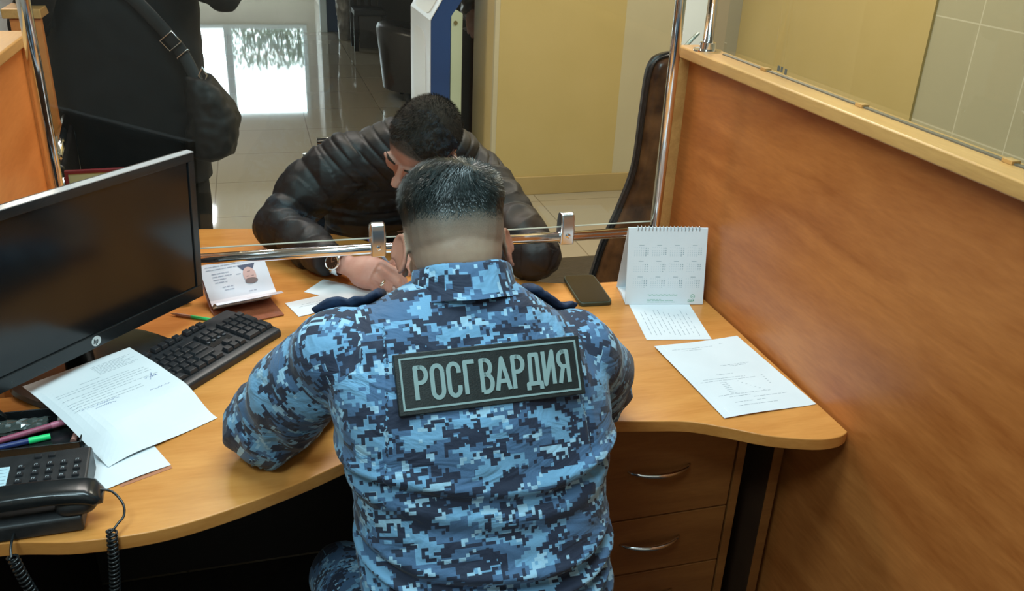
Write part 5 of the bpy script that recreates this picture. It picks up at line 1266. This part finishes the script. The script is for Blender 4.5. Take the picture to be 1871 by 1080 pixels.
tag(gt.build('metal_hook', mat('green_grey_metal', (.25, .32, .27), .4, .4), part, smooth=True))

# ------------------------------------------------------------------ hall: payment terminal, person beyond it, seats
ki = thing('payment_terminal', (1.04, 5.3, 0), 'white and blue payment terminal standing in the hall left of the yellow column', 'terminal')
wk = noisy('terminal_white', (.62, .64, .68), (.66, .68, .72), 4, .35); bk_ = noisy('terminal_blue', (.012, .045, .16), (.016, .055, .19), 4, .35); gk = noisy('terminal_pale_green', (.46, .52, .36), (.50, .56, .40), 4, .4)
prof = [(.955, 0), (.955, .958), (1.022, 1.072), (1.12, 1.40), (1.26, 1.36), (1.135, 1.075), (1.068, .972), (1.068, 0)]
MB().loft([[Vector((x, y, z)) for x, z in prof] for y in (5.0, 5.62)]).build('side_panel', bk_, ki, bevel=.004)
MB().loft([[Vector((x, y, z)) for x, z in ((.949, .01), (.949, .962), (.954, .962), (.954, .01))] for y in (4.995, 5.625)]).build('front_panel', wk, ki, bevel=.001)
MB().loft([[Vector((x, y, z)) for x, z in ((.949, .963), (1.017, 1.078), (1.112, 1.41), (1.117, 1.41), (1.021, 1.074), (.954, .962))] for y in (4.995, 5.625)]).build('upper_panel', wk, ki, bevel=.001)
mb = MB(); u_ = Vector((.068, 0, .115)).normalized(); nn_v = Vector((-u_.z, 0, u_.x))
q = [Vector((.951, 5.31, .966))+u_*(.075+.06*b_)+Vector((0, .22*a, 0)) for a, b_ in (sup(1, 1, .4, 2*math.pi*i/32) for i in range(32))]
mb.loft([[p+nn_v*h for p in q] for h in (-.001, .004)]); mb.build('card_plate', mat('terminal_cream', (.70, .68, .62), .4), ki, auto=40)
mb = MB(); q = [Vector((.949, 5.31+.20*a, .62+.26*b_)) for a, b_ in (sup(1, 1, .5, 2*math.pi*i/32) for i in range(32))]
mb.loft([[p+Vector((h, 0, 0)) for p in q] for h in (.001, -.003)]); mb.build('service_door', mat('terminal_door', (.70, .70, .70), .4), ki, auto=40)
MB().loft([[Vector((x, y, z)) for x, z in ((1.070, .01), (1.070, .985), (1.095, 1.020), (1.135, .998), (1.135, .01))] for y in (4.998, 5.60)]).build('rear_door', gk, ki, bevel=.003)
MB().cyl((1.094, 4.998, .950), (1.094, 4.990, .950), .011, 20).build('lock', mat('brass_lock', (.35, .28, .12), .35, .8), ki, auto=40)
# person beyond the terminal
mb = MB(); qR = frame((-.3, -.9, -.1), (0, 0, 1)); qC = Vector((1.50, 5.72, 1.66)); head_prims(mb, qC, qR, (1.50, 5.76, 1.50), .058, 1, 2.3)
mb.tube([(1.5, 5.78, 1.48), (1.5, 5.78, 1.1), (1.5, 5.78, .9)], [.06, .11, .10], 16)
qa = [(1.335, 5.74, 1.40), (1.315, 5.72, 1.14), (1.33, 5.62, .93)]; qb_ = [(1.665, 5.74, 1.40), (1.70, 5.74, 1.13), (1.69, 5.64, .90)]
for A in (qa, qb_):
    mb.tube([(1.5, 5.78, 1.40)]+A, [.04, .045, .038, .027], 12); hand_prims(mb, A[-1], Matrix(((0, 1, 0), (-.3, 0, 1), (-1, 0, -.3))) if A is qa else Matrix(((0, -1, 0), (-.3, 0, -1), (-1, 0, .3))), 1, [(20, 25, 15, 3), (20, 25, 15, 1), (20, 25, 15, -2), (20, 25, 15, -5)])
V, Nn, Fs = remeshed(mb, .006, 3); pq_ = from_arrays('person', V, Fs, M['skin_client'], origin=(1.5, 5.78, 0), attr=np.zeros(len(V)))
tag(pq_, 'person in dark shiny leather jacket standing mostly hidden between payment terminal and yellow column', 'person')
MB().ell(qC+qR @ Vector((0, -.018, .045)), (.082, .098, .084), qR, pw=2.3).build('hair', M['hair_client'], pq_, smooth=True)
jb = MB(); jb.loft([[Vector((1.5+x, 5.78+y, z)) for x, y in (sup(rx, ry, .8, 2*math.pi*i/36) for i in range(36))] for z, rx, ry in ((.80, .19, .14), (1.0, .19, .14), (1.25, .21, .14), (1.40, .20, .13), (1.46, .12, .09), (1.50, .08, .07))])
for A in (qa, qb_): jb.tube([(1.5+(A[0][0]-1.5)*.7, 5.77, 1.40)]+A, [.07, .075, .068, .052], 20)
V, Nn, Fs = remeshed(jb, .009, 3); V = V+Nn*np.array([.016*(1-2*abs(nz(x*10, y*10, z*22)))-.006 for x, y, z in V])[:, None]
from_arrays('leather_jacket', V, Fs, noisy('dark_leather', (.05, .042, .045), (.09, .078, .082), 20, .3), pq_)
tb = MB()
for sx in (-1, 1): tb.tube([(1.5+sx*.09, 5.78, .85), (1.5+sx*.115, 5.77, .48), (1.5+sx*.12, 5.79, .09)], [.11, .090, .075], 18)
V, Nn, Fs = remeshed(tb, .010, 3); from_arrays('trousers', V, Fs, M['black_cloth'], pq_)
for sx in (-1, 1): boot(pq_, (1.5+sx*.12, 5.79, .09), -1)
# tub armchair half hidden by the terminal
tc_ = thing('tub_armchair', (1.40, 7.35, 0), 'rounded black leather tub armchair half hidden behind the payment terminal', 'chair')
def tubsec(a, ri, ro, z0, z1):
    cx_, cy_0 = 1.40, 7.35
    return [Vector((cx_+r_*math.cos(a), cy_0+r_*math.sin(a)*.85, z)) for r_, z in ((ri, z0), (ri, z1-.03), ((ri+ro)/2-.01, z1), (ro-.015, z1-.012), (ro, z1-.05), (ro-.05, z0))]
mb = MB(); N2 = 26; rr3 = [tubsec(R(45)+R(275)*i/N2, .30, .44, .10, .62-.16*(abs(i/N2-.5)*2)**2*1.0) for i in range(N2+1)]; mb.loft(rr3); mb.build('shell', M['black_leather'], tc_, auto=60)
mb = MB(); mb.loft([[Vector((1.40+x, 7.35+y, z)) for x, y in (sup(.285*k_, .25*k_, .8, 2*math.pi*i/32) for i in range(32))] for z, k_ in ((.12, 1), (.36, 1), (.40, .92))]); mb.build('seat_cushion', M['black_leather'], tc_, smooth=True)
for a in (45, 135, 225, 315): MB().cyl((1.40+.3*math.cos(R(a)), 7.35+.26*math.sin(R(a)), 0), (1.40+.3*math.cos(R(a)), 7.35+.26*math.sin(R(a)), .11), .02, 12).build('leg', M['black'], tc_, smooth=True)
# far chair and wrapped bundle
fc = thing('wooden_chair', (1.22, 9.75, 0), 'dark slatted chair standing far off in front of the dark wall', 'chair')
dk = mat('dark_chair_wood', (.014, .013, .012), .5)
MB().bx((1.03, 9.6, .36), (1.36, 9.95, .41)).build('seat', dk, fc, bevel=.006)
for x, y, z in ((1.045, 9.61, .36), (1.345, 9.61, .36), (1.045, 9.93, .95), (1.345, 9.93, .95)): MB().bx((x-.022, y-.02, 0), (x+.022, y+.02, z)).build('leg', dk, fc, bevel=.003)
for x in (1.12, 1.195, 1.27): MB().bx((x-.02, 9.915, .42), (x+.02, 9.935, .90)).build('back_slat', mat('chair_slat', (.04, .038, .035), .5), fc, bevel=.002)
MB().bx((1.025, 9.905, .90), (1.365, 9.95, .97)).build('back_rail', dk, fc, bevel=.004)
MB().bx((1.08, 9.598, .03), (1.31, 9.602, .35)).build('skirt', mat('chair_skirt', (.05, .048, .045), .6), fc)
wb2 = MB(); wb2.loft([[Vector((1.0+x, 10.35+y, z)) for x, y in (sup(rx, .09, .8, 2*math.pi*i/28) for i in range(28))] for z, rx in ((.0, .055), (.15, .06), (.35, .075), (.6, .085), (.95, .07), (1.05, .03))])
V, Nn, Fs = remeshed(wb2, .012, 2); V = V+Nn*np.array([.018*(1-2*abs(nz(x*16, y*16, z*7))) for x, y, z in V])[:, None]
tag(from_arrays('wrapped_bundle', V, Fs, noisy('crumpled_film', (.10, .095, .085), (.34, .33, .30), 9, .3), origin=(1.0, 10.35, 0)), 'upright bundle wrapped in crumpled grey film in front of the blue door', 'bundle')
